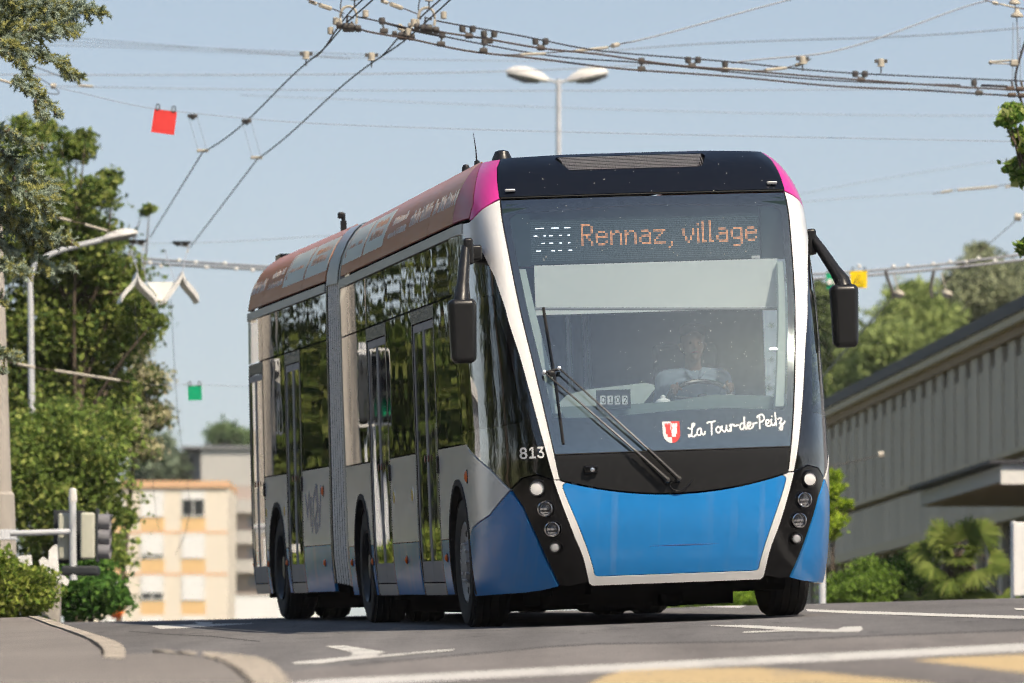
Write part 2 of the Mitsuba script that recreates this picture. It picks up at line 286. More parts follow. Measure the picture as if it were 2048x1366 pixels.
def Sw(sg):                              # corner, by (a, w): a = .5 at the bend, 1 where the side begins
    def fn(a, w):
        a, w = np.asarray(a, float), np.asarray(w, float)
        b = bend(w); ph = np.clip((a - .5) / .5, 0, 1) * math.pi / 2; k = np.sin(ph) ** (2 / PP)
        t = np.where(a < .5, b * a / .5, b + (1 - b) * k)
        return np.stack([sg * Hh(w) * t, rk(w) + S0 * (t * Hh(w) / .85) ** 2 + Dw(w) * (1 - np.maximum(np.cos(ph), 0) ** (2 / PP)) + np.maximum(a - 1, 0), w], -1)
    return fn
def u2a(u, w):
    t, b = abs(u) / float(Hh(w)), float(bend(w))
    return .5 * t / b if t < b else .5 + math.asin(min(1, ((t - b) / (1 - b)) ** (PP / 2))) / math.pi
def Ss(sg):                              # side, by (v, w)
    def fn(v, w):
        v, w = np.asarray(v, float), np.asarray(w, float); b = bend(w); t = np.ones_like(v + w)
        for _ in range(4):
            x = np.clip(1 - (v - rk(w) - S0 * (t * Hh(w) / .85) ** 2) / Dw(w), 0, 1); t = b + (1 - b) * (1 - x ** PP) ** (1 / PP)
        return np.stack([sg * Hh(w) * t, v, w], -1)
    return fn
def Ss2(sg):                             # side of the rear section, rounded at its end
    def fn(v, w):
        v, w = np.asarray(v, float), np.asarray(w, float)
        t = np.clip((v - 6.25) / .5, 0, 1)
        return np.stack([sg * (Hh(w) - .12 * t ** 2.5), v, w], -1)
    return fn
BUS = thing('trolleybus', 'articulated blue and white trolleybus with black windscreen surround driving over the crest', 'trolleybus')
def part(name, mesh, mat, parent=None, F=F1, smooth=30, label=None, **k):
    key = put(name, moved(cat(mesh) if isinstance(mesh, list) else mesh, F), mat, parent or BUS, smooth, **k)
    if label: labels[key] = {'label': label}
    return key
def shp(pts): return Polygon(pts)
def line(ws, us): return PC(ws, us)
pin = PC([.25, .39, .53, .66, 1.04, 1.14, 1.48, 1.86, 2.26, 2.66, 2.96, 3.07], [.55, .592, .634, .681, .814, .831, .885, .938, .990, 1.023, 1.040, 1.034])
pe = PC([.2, .28, .48, .66, 1.05, 1.14, 1.55, 1.9, 2.265, 2.6], [.588, .616, .664, .735, .862, .884, .962, 1.022, 1.088, 1.105])     # inner and outer edge of the white pillar
def side_line(fn, w0, w1, n=14): return [(float(fn(w)), float(w)) for w in np.linspace(w0, w1, n)]
def mir(p): return [(-x, y) for x, y in p]
arc_w = lambda u: .905 + .125 * (np.abs(u) / .825) ** 2                  # the top edge of the blue nose panel
# nose panel, white frame, wiper panel
arcpts = [(float(u), float(arc_w(u))) for u in np.linspace(-.806, .806, 25)]
nose = Polygon(arcpts + side_line(pin, .40, 1.01)[::-1] + [(.588, .352), (.56, .344), (-.56, .344), (-.588, .352)] + mir(side_line(pin, .40, 1.01))).buffer(-.03).buffer(.03)
part('nose_panel', patch(nose.buffer(-.004), Sf, .07, .03), 'paint_blue', label='blue nose panel below the wiper panel')
outer = Polygon(mir(side_line(pe, .30, 1.03)) + [(-.815, 1.028)] + arcpts + [(.815, 1.028)] + side_line(pe, .30, 1.03)[::-1] + [(.60, .284), (-.60, .284)])
low = outer.difference(nose).difference(Polygon(arcpts + [(.81, 1.2), (-.81, 1.2)]).buffer(.004)).buffer(0)
part('front_frame', patch(low, Sf, .06, .035, .004), 'paint_white', label='white frame round the blue nose panel')
panel = Polygon([(u, w + .006) for u, w in arcpts] + [(.826, 1.05)] + [(.838, 1.207), (-.838, 1.207)] + [(-.826, 1.05)])
wp = part('wiper_panel', patch(panel.buffer(-.003), Sf, .07, .03), 'matte_black', label='matt black panel below the windscreen')
part('nose_crease', [tube(np.array([Sf(u, .545 - .0 * u) for u in np.linspace(-.20, .30, 14)]) + [0, -.001, 0], np.interp(np.linspace(-1, 1, 14), [-1, 0, 1], [.0006, .0055, .0006]), 5)], 'blue_print')
# windscreen: one curved sheet, black border behind it
ws_out = Polygon(mir(side_line(pin, 1.212, 3.065)) + side_line(pin, 1.212, 3.065)[::-1]).buffer(-.004)
clear = Polygon([(-.872, 1.475)] + mir(side_line(lambda w: pin(w) - .052, 1.5, 2.93)) + [(-.93, 2.965), (0, 3.0), (.93, 2.965)] + side_line(lambda w: pin(w) - .052, 1.5, 2.93)[::-1] + [(.81, 1.475), (.4, 1.50), (0, 1.495), (-.5, 1.46)]).buffer(-.02).buffer(.02)
WS = part('windscreen', patch(ws_out, Sf, .05, 0), 'screen_glass', smooth=True, label='large curved windscreen')
part('black_border', patch(ws_out.difference(clear), Sf, .06, .006, -.006), 'paint_black', WS)
part('seal', [tube(np.array([Sf(s * (pin(w) + .002), w) for w in np.linspace(1.05, 3.07, 30)]) + [0, -.002, 0], .0045, 5) for s in (-1, 1)] + [tube(np.array([Sf(u, 1.210) for u in np.linspace(-.835, .835, 20)]), .005, 5)], 'rubber', WS)
# visor with grille, roof rail
vis = Polygon([(u, 3.085) for u in np.linspace(-1.04, 1.04, 9)] + [(1.028, 3.2), (1.0, 3.32), (.955, 3.385), (.5, 3.40), (-.5, 3.40), (-.955, 3.385), (-1.0, 3.32), (-1.028, 3.2)])
grp = Polygon([(-.50, 3.268), (.42, 3.268), (.47, 3.28), (.515, 3.36), (.50, 3.378), (-.57, 3.378), (-.585, 3.36)])
VZ = part('roof_visor', patch(vis.difference(grp), Sf, .06, .03, .006, out=(0, -1, .6)), 'paint_navy', label='dark navy roof visor above the windscreen')
GR = part('vent_grille', patch(grp.buffer(-.004), Sf, .06, .01, -.012, out=(0, -1, .6)), 'dark_gap', VZ)
slats = []
for i in range(9):
    w = 3.279 + i * .0118
    a, b = -.51 - (w - 3.275) * .5, .43 + (w - 3.275) * .6
    slats.append(tube(np.array([Sf(u, w) for u in np.linspace(a, b, 12)]) + [0, -.004, .002], .0032, 4))
for u in np.linspace(-.54, .48, 60):
    slats.append(tube(np.array([Sf(u, w) for w in np.linspace(3.274, 3.374, 4)]) + [0, -.003, .002], .0022, 3))
part('grille_mesh', slats, 'visor', VZ)
for u in (-.96, .95):
    p = Sf(u, 3.125); part('latch', [rbox(p + [0, -.022, .01], (.075, .02, .022), .006), box(p + [0, -.03, .01], (.05, .012, .006))], 'alu')
part('windscreen_header', [tube(np.array([Sf(u, 3.078) for u in np.linspace(-1.03, 1.03, 24)]) + [0, -.004, 0], .006, 5)], 'rubber')
# pillars, pink corners, side masks, blue corners: built once and mirrored
def surf_pts(l, n=10): return l
FONT = {}
for sg, sn in ((-1, 'left'), (1, 'right')):
    S, out = Sw(sg), (sg, -.8, .15)
    pinA = lambda w0, w1, n=16: [(u2a(float(pin(w)), w), float(w)) for w in np.linspace(w0, w1, n)]
    poutA = lambda w0, w1, n=12: [(u2a(float(pe(w)), w), float(w)) for w in np.linspace(w0, w1, n)]
    topout = [(.622, 2.500), (.692, 2.672), (.774, 2.760), (.887, 2.849), (1.0, 2.858)]
    pil = Polygon(pinA(1.035, 3.068) + [(.675, 3.006), (.753, 2.950), (.80, 2.927), (1.0, 2.93)] + [topout[4], topout[3], topout[2], topout[1], topout[0]] + poutA(1.035, 2.265)[::-1])
    part('windscreen_pillar', patch(pil.buffer(-.002), S, (.04, .06), .03, .004, out), 'paint_white')
    pink = Polygon([(u2a(1.037, 3.075), 3.075), (u2a(1.030, 3.2), 3.2), (u2a(1.003, 3.32), 3.32), (u2a(.96, 3.384), 3.384), (.87, 3.39), (.85, 3.35), (.815, 3.27), (.79, 3.18), (.768, 3.06), (.795, 2.94), (.753, 2.956), (.675, 3.012)])
    part('roof_corner', patch(pink.buffer(-.002), S, (.03, .05), .03, .004, (sg, -.8, .8)), 'paint_pink', label=f'bright pink roof corner on the {sn}')
    # black glass corner with a clear side window
    mask = Polygon(poutA(1.035, 2.265) + topout + [(1.30, 2.858), (1.30, 2.44), (1.42, 2.43), (1.42, 1.32), (1.15, 1.32), (1.017, 1.308), (.831, 1.139), (.720, .982), (.66, 1.057), (.58, 1.078)])
    win = Polygon([(1.40, 2.37), (.921, 2.373), (.652, 2.374), (.625, 2.041), (.615, 1.45), (.75, 1.43), (1.39, 1.414)]).buffer(-.02).buffer(.02)
    q = part('corner_glass', patch(mask.buffer(-.002), S, (.04, .06), 0, 0, out, ripple=.002), 'glass', smooth=True, label=f'dark wrap-round corner glass on the {sn}')
    part('black_border', patch(mask.difference(win).buffer(-.002), S, (.05, .08), .006, -.006, out), 'paint_black', q)
    # lamp cluster
    lampm = Polygon(poutA(.31, 1.03) + [(.58, 1.072), (.65, 1.054), (.711, .978), (.664, .85), (.630, .635), (.608, .438), (.593, .29), (.56, .285)])
    LM = part('lamp_mask', patch(lampm.buffer(-.002), S, (.03, .05), .03, .002, out), 'paint_black', label=f'black lamp strip on the {sn}')
    for k, (u, w, r) in enumerate(((.962, .978, .046), (.915, .834, .044), (.872, .692, .044), (.853, .566, .034))):
        a = u2a(u, w); p = S(a, w)
        e = 1e-3; nrm = np.cross(S(a + e, w) - S(a - e, w), S(a, w + e) - S(a, w - e)); nrm /= np.linalg.norm(nrm); nrm *= np.sign(nrm @ np.array(out))
        ax = nrm * .22 + np.array([0.06 * sg, -1, .0]) * .78; ax /= np.linalg.norm(ax)
        c = p + nrm * .022
        inw = np.cross([0, 0, 1.], ax) * -sg
        ring = lathe([(r * 1.18, -.03), (r * 1.22, .012), (r * 1.08, .02), (r * 1.02, .012), (r * 1.0, -.02)], c, ax, 28)
        sock = lathe([(r * 1.5, -.05), (r * 1.42, -.004), (r * 1.25, .004), (r * 1.0, -.01)], c + np.cross([0, 0, 1.], ax) * sg * -.012, ax, 28)
        hl = part('headlight', [ring], 'chrome' if k in (1, 2) else 'plastic_grey', label=['upper round daytime lamp', 'second round headlight', 'third round headlight', 'small lowest round lamp'][k] + f' on the {sn}')
        part('socket', [sock], 'paint_black', hl)
        if k == 0:
            key = part('lamp_disc', [lathe([(0, .006), (r * .5, .006), (r * .95, .002)], c, ax, 24)], 'white_print', hl)
            scene[key]['emitter'] = emit((2.6, 2.55, 2.5))
        elif k == 3:
            part('lamp_disc', [lathe([(0, .012), (r * .6, .010), (r * .97, .0)], c, ax, 24)], 'lamp_reflector', hl)
        else:
            part('reflector', [lathe([(0, -.045), (r * .45, -.04), (r * .8, -.022), (r * .99, .0)], c, ax, 24)], 'lamp_reflector', hl)
            part('projector', [lathe([(0, .001), (r * .3, -.003), (r * .46, -.014), (r * .5, -.03)], c + ax * -.002, ax, 20)], 'lens', hl)
            part('reflector_bar', [box(c + ax * -.012, (r * 1.5, .006, .012)), box(c + ax * -.014 + [0, 0, -.024], (r * 1.3, .006, .007))], 'visor', hl)
        part('cover', [lathe([(0, .02), (r * .5, .017), (r * .85, .009), (r * 1.0, .0)], c + ax * .002, ax, 28)], 'lens', hl)
    # blue corner and white wedge
    blue = Polygon([(.717, .970), (.668, .85), (.634, .635), (.612, .438), (.597, .287), (.65, .265), (.724, .250), (.993, .233), (1.085, .236), (1.105, .40), (1.105, .658), (.852, .80)])
    part('corner_panel', patch(blue.buffer(-.002), S, (.04, .06), .03, .006, out, ripple=.004), 'paint_blue', label=f'blue lower corner panel on the {sn}')
    wedge = Polygon([(.720, .976), (.831, 1.133), (1.017, 1.302), (1.085, 1.30), (1.10, .98), (1.105, .664), (.854, .807)])
    part('corner_wedge', patch(wedge.buffer(-.002), S, (.04, .06), .03, .004, out, ripple=.003), 'paint_white')
# side panels
def arch(vc, r=.58, wc=.49, n=24, base=.15):
    return Polygon([(vc - r, base)] + [(vc - r * math.cos(t), wc + r * math.sin(t)) for t in np.linspace(0, math.pi, n)] + [(vc + r, base)])
def rect(a, b, c, d): return shapely.box(a, c, b, d)
def door(S, F, v0, v1, sg, label, w0=.24, w1=2.43):
    out = (sg, 0, 0)
    D = part('door', patch(rect(v0, v1, w1 - .10, w1), S, .3, .03, .001, out), 'matte_black', None, F, label=label)
    for a in (v0, v1 - .05): part('frame', patch(rect(a, a + .05, w0, w1 - .1), S, .3, .03, .001, out), 'matte_black', D, F)
    part('sill', [patch(rect(v0 + .05, v1 - .05, w0, w0 + .09), S, .3, .03, -.004, out)], 'gutter_grey', D, F)
    m = (v0 + v1) / 2
    for a, b in ((v0 + .055, m - .006), (m + .006, v1 - .055)):
        lf = part('leaf', patch(rect(a, b, w0 + .1, w1 - .11).difference(rect(a + .055, b - .055, w0 + .26, w1 - .17)), S, .3, .03, -.006, out), 'visor', D, F)
        put('pane', moved(patch(rect(a + .05, b - .05, w0 + .25, w1 - .16), S, .12, 0, -.012, out, ripple=.0016), F), 'glass', D, True)
        c = (a + b) / 2
        put('grab_rail', moved(tube(np.array([S(b - .09 if a < m - .1 else a + .09, w) for w in np.linspace(.75, 1.55, 4)]) - np.array([sg * .07, 0, 0]), .014, 6), F), 'alu', D, 30)
    p = S(m - .10, 1.28); put('button', moved(lathe([(0, .008), (.026, .007), (.03, .0)], p, (sg, 0, 0), 14), F), 'red_lens', D, 30)
    p = S(m + .10, 1.28); put('button', moved(lathe([(0, .008), (.026, .007), (.03, .0)], p, (sg, 0, 0), 14), F), 'red_lens', D, 30)
    p = S(v0 - .03, 1.22); put('sensor', moved(rbox(p + np.array([sg * .008, 0, 0]), (.03, .045, .13), .012), F), 'matte_black', D, 30)
    return D
def marker(S, F, v, w, sg, r=.028):
    p = S(v, w); k = part('marker_lamp', [lathe([(r, 0), (r * .95, .012), (r * .6, .021), (0, .024)], p, (sg, -.15, 0), 14)], 'orange_lens', None, F)
    part('bezel', [lathe([(r * 1.3, 0), (r * 1.25, .008), (r, .008)], p, (sg, 0, 0), 14)], 'matte_black', k, F)
def flap(S, F, v, w, sg):
    p = S(v, w); k = part('service_flap', [lathe([(.07, 0), (.068, .006), (.05, .008)], p, (sg, 0, 0), 20)], 'paint_white', None, F)
    part('ring', [lathe([(0, .012), (.046, .012), (.05, .004)], p, (sg, 0, 0), 20)], 'yellow_ring', k, F)
def side_rows(S, F, sg, segs, wl=1.335, bl=.655):
    """segs: (v0, v1, [kinds], arch centre or None)"""
    out = (sg, 0, 0); rp = .0022
    for v0, v1, kinds, ac in segs:
        ar = arch(ac) if ac else Polygon()
        if 'white' in kinds:
            g = rect(v0 + .003, v1 - .003, bl + .003, wl - .003).difference(ar)
            for q in getattr(g, 'geoms', [g]): part('side_panel', patch(q, S, .16, .03, .002, out, ripple=rp), 'paint_white', None, F)
        if 'blue' in kinds:
            g = rect(v0 + .003, v1 - .003, .245, bl - .003).difference(ar)
            for q in getattr(g, 'geoms', [g]): part('skirt_panel', patch(q, S, .12, .03, .002, out, ripple=.006), 'paint_blue', None, F)
        if 'win' in kinds:
            put('side_window', moved(patch(rect(v0 + .006, v1 - .006, wl + .01, 2.43), S, .12, 0, 0, out, ripple=.0016), F), 'glass', BUS, True)
    for v0, v1, kinds, ac in segs:
        if ac:
            rim = arch(ac, .60).difference(arch(ac, .555)).difference(shapely.box(-9, -1, 30, .245))
            part('wheel_arch', patch(rim, S, .12, .05, .012, out), 'rubber', None, F)
def cove_rows(S, F, sg, edges, kinds, w0=2.958, w1=3.405):
    out = (sg, 0, .6)
    for (a, b), kd in zip(zip(edges[:-1], edges[1:]), kinds):
        pg = rect(a + .007, b - .007, w0, w1)
        if kd == 'crimson':
            ed = [(float(Sw(sg)(q, w)[1]) + .008, w) for q, w in ((.795, 2.96), (.768, 3.06), (.79, 3.18), (.815, 3.27), (.85, 3.35), (.868, 3.388))]
            pg = Polygon(ed + [(b - .007, 3.395), (b - .007, w0)])
        k = part('roof_panel', patch(pg, S, (.12, .05), .02, .004, out, ripple=.004), 'ad_crimson' if kd == 'crimson' else 'ad_brown', None, F)
        rng = np.random.default_rng(int(a * 100) + (sg > 0))
        def word(v0, v1, wb, h, mat, slant=.0):
            ms = []; v = v1
            while v > v0:
                dv = rng.uniform(.035, .06); hh = h * rng.choice([.7, 1.0, .72, .95])
                if rng.random() < .14: v -= dv * .8; continue
                glyph = rect(v - dv * .8, v - dv * .8 + dv * .26, wb, wb + hh)
                if rng.random() < .6: glyph = glyph.union(rect(v - dv * .8, v - .004, wb + hh * rng.choice([0, .42, .8]), wb + hh * rng.choice([0, .42, .8]) + h * .2).buffer(.002))
                if rng.random() < .5: glyph = glyph.union(rect(v - dv * .25, v - .004, wb, wb + hh * rng.choice([.5, .8, 1])))
                ms.append(patch(glyph, S, (.2, .06), .002, .0065, out)); v -= dv
            if ms: labels[put('lettering', moved(cat(ms), F), mat, k, False, None)] = {'kind': 'stuff'}
        if kd in ('pale0', 'pale1'):
            ex = .06
            g = rect(a + (.004 if kd == 'pale0' else .004), b - (.004 if kd == 'pale1' else ex), 3.05, 3.345)
            if kd == 'pale0': g = rect(a + .004 , b - .004, 3.05, 3.345)
            if kd == 'pale1': g = rect(a + .004, b - .1, 3.05, 3.345)
            part('pale_field', patch(g, S, (.12, .05), .002, .0055, out, ripple=.004), 'ad_pale', k, F)
            if kd == 'pale1':
                word(a + .2, b - .4, 3.24, .06, 'ad_text_brown'); word(a + .3, b - .3, 3.15, .07, 'ad_text_brown')
            else:
                word(a + .3, b - .25, 3.17, .035, 'ad_text_brown')
                put('logo', moved(patch(LineString([(b - .12, 3.34), (b - .10, 3.14), (b - .17, 3.12)]).buffer(.018), S, (.2, .05), .002, .0065, out), F), 'ad_text_brown', k)
        elif kd == 'big': word(a + .05, b - .12, 3.10, .12, 'ad_text_pale')
        elif kd == 'small': word(a + .25, b - .3, 3.19, .06, 'ad_text_pale'); word(a + .1, b - .25, 3.09, .05, 'ad_text_pale')
for sg in (-1, 1):
    S, out = Ss(sg), (sg, 0, 0)
    segs = [(1.975, 3.64, ['white', 'blue'], 2.56)]
    if sg < 0:
        segs += [(5.07, 6.73, ['white', 'blue', 'win'], None), (8.15, 9.95, ['white', 'blue', 'win'], 8.87)]
        door(S, F1, 3.66, 5.05, sg, 'first double door behind the front wheel'); door(S, F1, 6.75, 8.13, sg, 'second double door before the middle wheel')
        put('side_window', moved(patch(rect(2.22 + .006, 3.64, 1.345, 2.43), S, .12, 0, 0, out, ripple=.0016), F1), 'glass', BUS, True)
        for v, w in ((5.85, .52), (3.36, .52), (8.2, .52), (9.72, .52)): marker(S, F1, v, w, sg)
        marker(S, F1, 2.02, 1.10, sg, .042)
        for v in (5.3, 6.5): flap(S, F1, v, 1.02, sg)
    else:
        segs += [(3.64, 6.7, ['white', 'blue'], None), (6.7, 9.95, ['white', 'blue'], 8.87)]
        for a, b in ((2.22, 3.64), (3.64, 5.2), (5.2, 6.7), (6.7, 8.3), (8.3, 9.95)):
            put('side_window', moved(patch(rect(a + .006, b - .006, 1.345, 2.43), S, .15, 0, 0, out, ripple=.0016), F1), 'glass', BUS, True)
    side_rows(S, F1, sg, segs)
    for a, b in ((1.92, 3.64), (3.64, 5.07), (5.07, 6.73), (6.73, 8.15), (8.15, 9.95)):
        put('upper_window', moved(patch(rect(a + .005, b - .005, 2.445, 2.848), S, .12, 0, 0, out, ripple=.0016), F1), 'glass', BUS, True)
    part('roof_gutter', patch(rect(1.93, 9.95, 2.858, 2.928), S, .12, .04, .012, out), 'gutter_grey')
    cove_rows(S, F1, sg, [2.0, 2.42, 3.9, 5.4, 6.95, 8.45, 9.93], ['crimson', 'big', 'big', 'small', 'pale1', 'pale0'])
    S2 = Ss2(sg)
    if sg < 0:
        side_rows(S2, F2, sg, [(.86, 2.62, ['white', 'blue', 'win'], None), (3.72, 5.28, ['white', 'blue', 'win'], 4.45), (6.5, 6.72, ['white', 'blue', 'win'], None)])
        door(S2, F2, 2.64, 3.70, sg, 'third double door just behind the bellows'); door(S2, F2, 5.30, 6.48, sg, 'rearmost double door')
        for v, w in ((1.25, .50), (3.80, .52), (5.15, .52), (6.6, .52)): marker(S2, F2, v, w, sg)
        marker(S2, F2, 1.25, 1.13, sg, .042)
        for v in (3.86, 5.16): flap(S2, F2, v, 1.0, sg)
        # operator's mark: blue strokes on the white panel
        lg = unary_union([LineString(l).buffer(r) for l, r in (([(2.42, 1.10), (2.30, .92), (2.18, 1.12)], .03), ([(2.16, 1.10), (2.10, .86), (2.05, 1.06)], .035), ([(2.02, .80), (1.90, 1.06), (1.72, 1.17), (1.66, .98), (1.78, .88)], .035), ([(1.66, 1.16), (1.52, .84), (1.42, 1.15)], .035), ([(1.84, .86), (1.78, .80), (1.66, .82)], .045))])
        put('logo', moved(patch(lg, S2, .1, .002, .0045, out), F2), 'blue_print', BUS, 30)
    else:
        side_rows(S2, F2, sg, [(.86, 3.8, ['white', 'blue', 'win'], None), (3.8, 6.72, ['white', 'blue', 'win'], 4.45)])
    for a, b in ((.86, 2.62), (2.62, 3.7), (3.7, 5.28), (5.28, 6.72)):
        put('upper_window', moved(patch(rect(a + .005, b - .005, 2.445, 2.848), S2, .12, 0, 0, out, ripple=.0016), F2), 'glass', BUS, True)
    part('roof_gutter', patch(rect(.86, 6.72, 2.858, 2.928), S2, .12, .04, .012, out), 'gutter_grey', None, F2)
    cove_rows(S2, F2, sg, [.9, 2.47, 3.9, 5.3, 6.7], ['pale1', 'pale0', 'small', 'big'], 2.958, 3.45)
# roofs, floor pans, linings
def roof_shell(v0, v1, nose):
    us = np.linspace(-.955, .955, 15); first = Sf(us, np.full(15, 3.384)) if nose else np.stack([us, np.full(15, v0), np.full(15, 3.44)], -1)
    rows = [first] + [np.stack([us, np.full(15, v), np.full(15, 3.388 if nose else 3.44)], -1) for v in (np.linspace(max(first[:, 1].max() + .05, v0), v1, 8))]
    v = np.vstack(rows); n = 15; i, j = np.meshgrid(np.arange(len(rows) - 1), np.arange(n - 1), indexing='ij'); q = (i * n + j).ravel()
    return trimesh.Trimesh(v, np.vstack([np.stack([q, q + 1, q + n + 1], 1), np.stack([q, q + n + 1, q + n], 1)]), process=False)
part('roof', roof_shell(1.72, 9.95, True), 'paint_navy', smooth=True); part('roof', roof_shell(.86, 6.72, False), 'paint_navy', None, F2, smooth=True)
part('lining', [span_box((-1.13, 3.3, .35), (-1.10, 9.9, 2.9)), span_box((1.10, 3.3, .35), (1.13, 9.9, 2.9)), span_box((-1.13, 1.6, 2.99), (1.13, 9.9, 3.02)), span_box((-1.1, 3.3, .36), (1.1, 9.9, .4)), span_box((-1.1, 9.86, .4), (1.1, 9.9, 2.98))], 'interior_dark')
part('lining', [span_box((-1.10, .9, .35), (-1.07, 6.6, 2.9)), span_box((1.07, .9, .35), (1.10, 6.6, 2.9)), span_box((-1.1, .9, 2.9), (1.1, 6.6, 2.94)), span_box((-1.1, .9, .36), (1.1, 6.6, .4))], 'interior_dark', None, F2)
part('rear_wall', [rbox((0, 6.66, 1.75), (2.26, .12, 2.9), .05), span_box((-.95, 6.3, 3.0), (.95, 6.66, 3.5))], 'paint_black', None, F2)
under = [span_box((-1.12, 3.3, .20), (1.12, 8.1, .32)), span_box((-1.0, 3.5, .10), (.9, 8.0, .21)), span_box((-.9, 1.15, .15), (-.05, 2.0, .28)), rbox((-.3, 1.6, .15), (.5, .5, .12), .05), rbox((.12, 1.7, .17), (.16, .3, .12), .04), span_box((-1.18, 3.25, .32), (1.18, 8.15, .44)), span_box((-.58, .80, .30), (.58, 1.1, .40)), span_box((-.66, 1.1, .29), (.66, 1.5, .36)), span_box((-.8, 1.5, .28), (.8, 2.0, .36)), span_box((-.62, 2.0, .34), (.62, 9.9, .5)), span_box((.52, 1.9, .20), (.86, 2.6, .32)), 
         span_box((-.9, 2.62, .40), (.9, 2.78, .52)), span_box((-.15, 2.4, .27), (.2, 2.9, .4)), rbox((-.25, 2.3, .31), (.3, .4, .14), .05), tube([(-.9, 2.7, .44), (.9, 2.7, .44)], .09, 8), tube([(-.9, 8.87, .46), (.9, 8.87, .46)], .12, 8)]
part('underframe', under, 'underside')
part('underframe', [span_box((-1.1, .95, .20), (1.1, 3.8, .32)), span_box((-1.0, 1.2, .10), (.9, 3.7, .21)), span_box((-1.1, 5.1, .2), (1.1, 6.5, .32)), span_box((-1.15, .9, .32), (1.15, 3.85, .44)), span_box((-.6, 3.8, .36), (.6, 5.1, .52)), span_box((-1.15, 5.05, .32), (1.15, 6.6, .44)), tube([(-.9, 4.45, .46), (.9, 4.45, .46)], .12, 8)], 'underside', None, F2)
for m_ in [span_box((s * 1.1, a - .6, 1.0), (s * .6, a + .6, 1.04)) for a in (2.6, 8.87) for s in (-1, 1)] + [span_box((s * .56, a - .6, .3), (s * .6, a + .6, 1.0)) for a in (2.6, 8.87) for s in (-1, 1)] + [span_box((s * 1.2, a + k * .62, .3), (s * .56, a + k * .60, 1.04)) for a in (2.6, 8.87) for s in (-1, 1) for k in (-1, 1)]: part('wheel_housing', m_, 'underside', None, F1)
for m_ in [span_box((s * 1.1, 3.85, 1.0), (s * .6, 5.05, 1.04)) for s in (-1, 1)] + [span_box((s * .56, 3.85, .3), (s * .6, 5.05, 1.0)) for s in (-1, 1)] + [span_box((s * 1.22, 4.45 + k * .62, .3), (s * .56, 4.45 + k * .60, 1.04)) for s in (-1, 1) for k in (-1, 1)]: part('wheel_housing', m_, 'underside', None, F2)
part('bumper_lip', [span_box((-.84, .98, .22), (.84, 1.04, .33)), span_box((-.60, .70, .22), (.60, 1.0, .285)), span_box((-.74, 1.0, .22), (.74, 1.35, .27)), span_box((-.9, 1.35, .2), (.9, 1.9, .24))], 'underside')
# wheels
def wheel(F, v, sg, dual, full):
    r, wd = .482, .30
    def tyre(c):
        n = 48; prof = [(.30, -wd / 2 + .02), (.40, -wd / 2 - .004), (.455, -wd / 2 + .01), (r - .008, -wd / 2 + .045)]
        for g in (-.085, -.03, .03, .085): prof += [(r, g - .02), (r, g + .02), (r - .012, g + .024), (r - .012, g + .031)]
        prof += [(r - .008, wd / 2 - .045), (.455, wd / 2 - .01), (.40, wd / 2 + .004), (.30, wd / 2 - .02)]
        return lathe(prof, c, (sg, 0, 0), n)
    u = sg * (1.255 - wd / 2)
    ms = [tyre((u, v, r))] + ([tyre((u - sg * .33, v, r))] if dual else [])
    W = part('wheel', ms, 'rubber', None, F, smooth=40)
    o = u + sg * wd / 2
    if full:
        disc = lathe([(.295, -.02), (.30, .004), (.285, .012), (.24, -.01), (.16, -.012), (.13, .02), (.06, .035), (0, .035)], (o - sg * .03, v, r), (sg, 0, 0), 40)
        part('rim', [disc], 'rim_grey', W, F)
        part('rim_hole', [lathe([(0, .001), (.032, .001), (.034, -.006)], (o - sg * .0405, v + .225 * math.cos(t), r + .225 * math.sin(t)), (sg, 0, 0), 12) for t in np.arange(10) * 2 * math.pi / 10], 'dark_gap', W, F)
        part('nut', [lathe([(.013, 0), (.012, .03), (0, .032)], (o - sg * .03, v + .14 * math.cos(t), r + .14 * math.sin(t)), (sg, 0, 0), 6) for t in np.arange(10) * 2 * math.pi / 10], 'alu', W, F)
    else:
        part('rim', [lathe([(.295, .0), (.28, -.02), (.25, -.09), (.18, -.13), (.11, -.13), (.10, -.03), (0, -.025)], (o, v, r), (sg, 0, 0), 36)], 'plastic_grey', W, F)
for sg in (-1, 1):
    wheel(F1, 2.60, sg, False, True); wheel(F1, 8.87, sg, True, False); wheel(F2, 4.45, sg, True, False)
# bellows between the sections
ws = np.concatenate([np.linspace(.32, 2.9, 12), [3.0, 3.12, 3.25, 3.34, 3.40]])
outl = [(-float(Hh(w)), float(w)) for w in ws] + [(u, 3.44) for u in np.linspace(-.9, .9, 9)] + [(float(Hh(w)), float(w)) for w in ws[::-1]]
outl = np.array(outl)
def ring(t, d):
    c = outl * 1.0; cen = np.array([0, 1.9]); k = 1 - d / np.maximum(np.abs(c[:, 0]).max(), 1)
    c = cen + (c - cen) * np.array([1 - d / 1.275, 1 - d / 1.6])
    p1 = F1(np.stack([c[:, 0], np.full(len(c), 9.97), c[:, 1]], -1)); p2 = F2(np.stack([c[:, 0], np.full(len(c), .83), c[:, 1]], -1))
    return p1 + (p2 - p1) * t
def ringmesh(rs):
    n = len(outl); v = np.vstack(rs); f = []
    for i in range(len(rs) - 1):
        for j in range(n - 1): a = i * n + j; f += [[a, a + 1, a + n + 1], [a, a + n + 1, a + n]]
    return trimesh.Trimesh(v, f, process=False)
NP = 6
rs = []
for i in range(NP):
    t0 = .08 + .84 * i / NP; s = .84 / NP
    rs += [ring(t0, .075), ring(t0 + s * .16, .02), ring(t0 + s * .32, .002), ring(t0 + s * .6, .0), ring(t0 + s * .82, .02), ring(t0 + s, .075)]
BL = put('bellows', ringmesh(rs), 'bellows_fabric', BUS, 50)
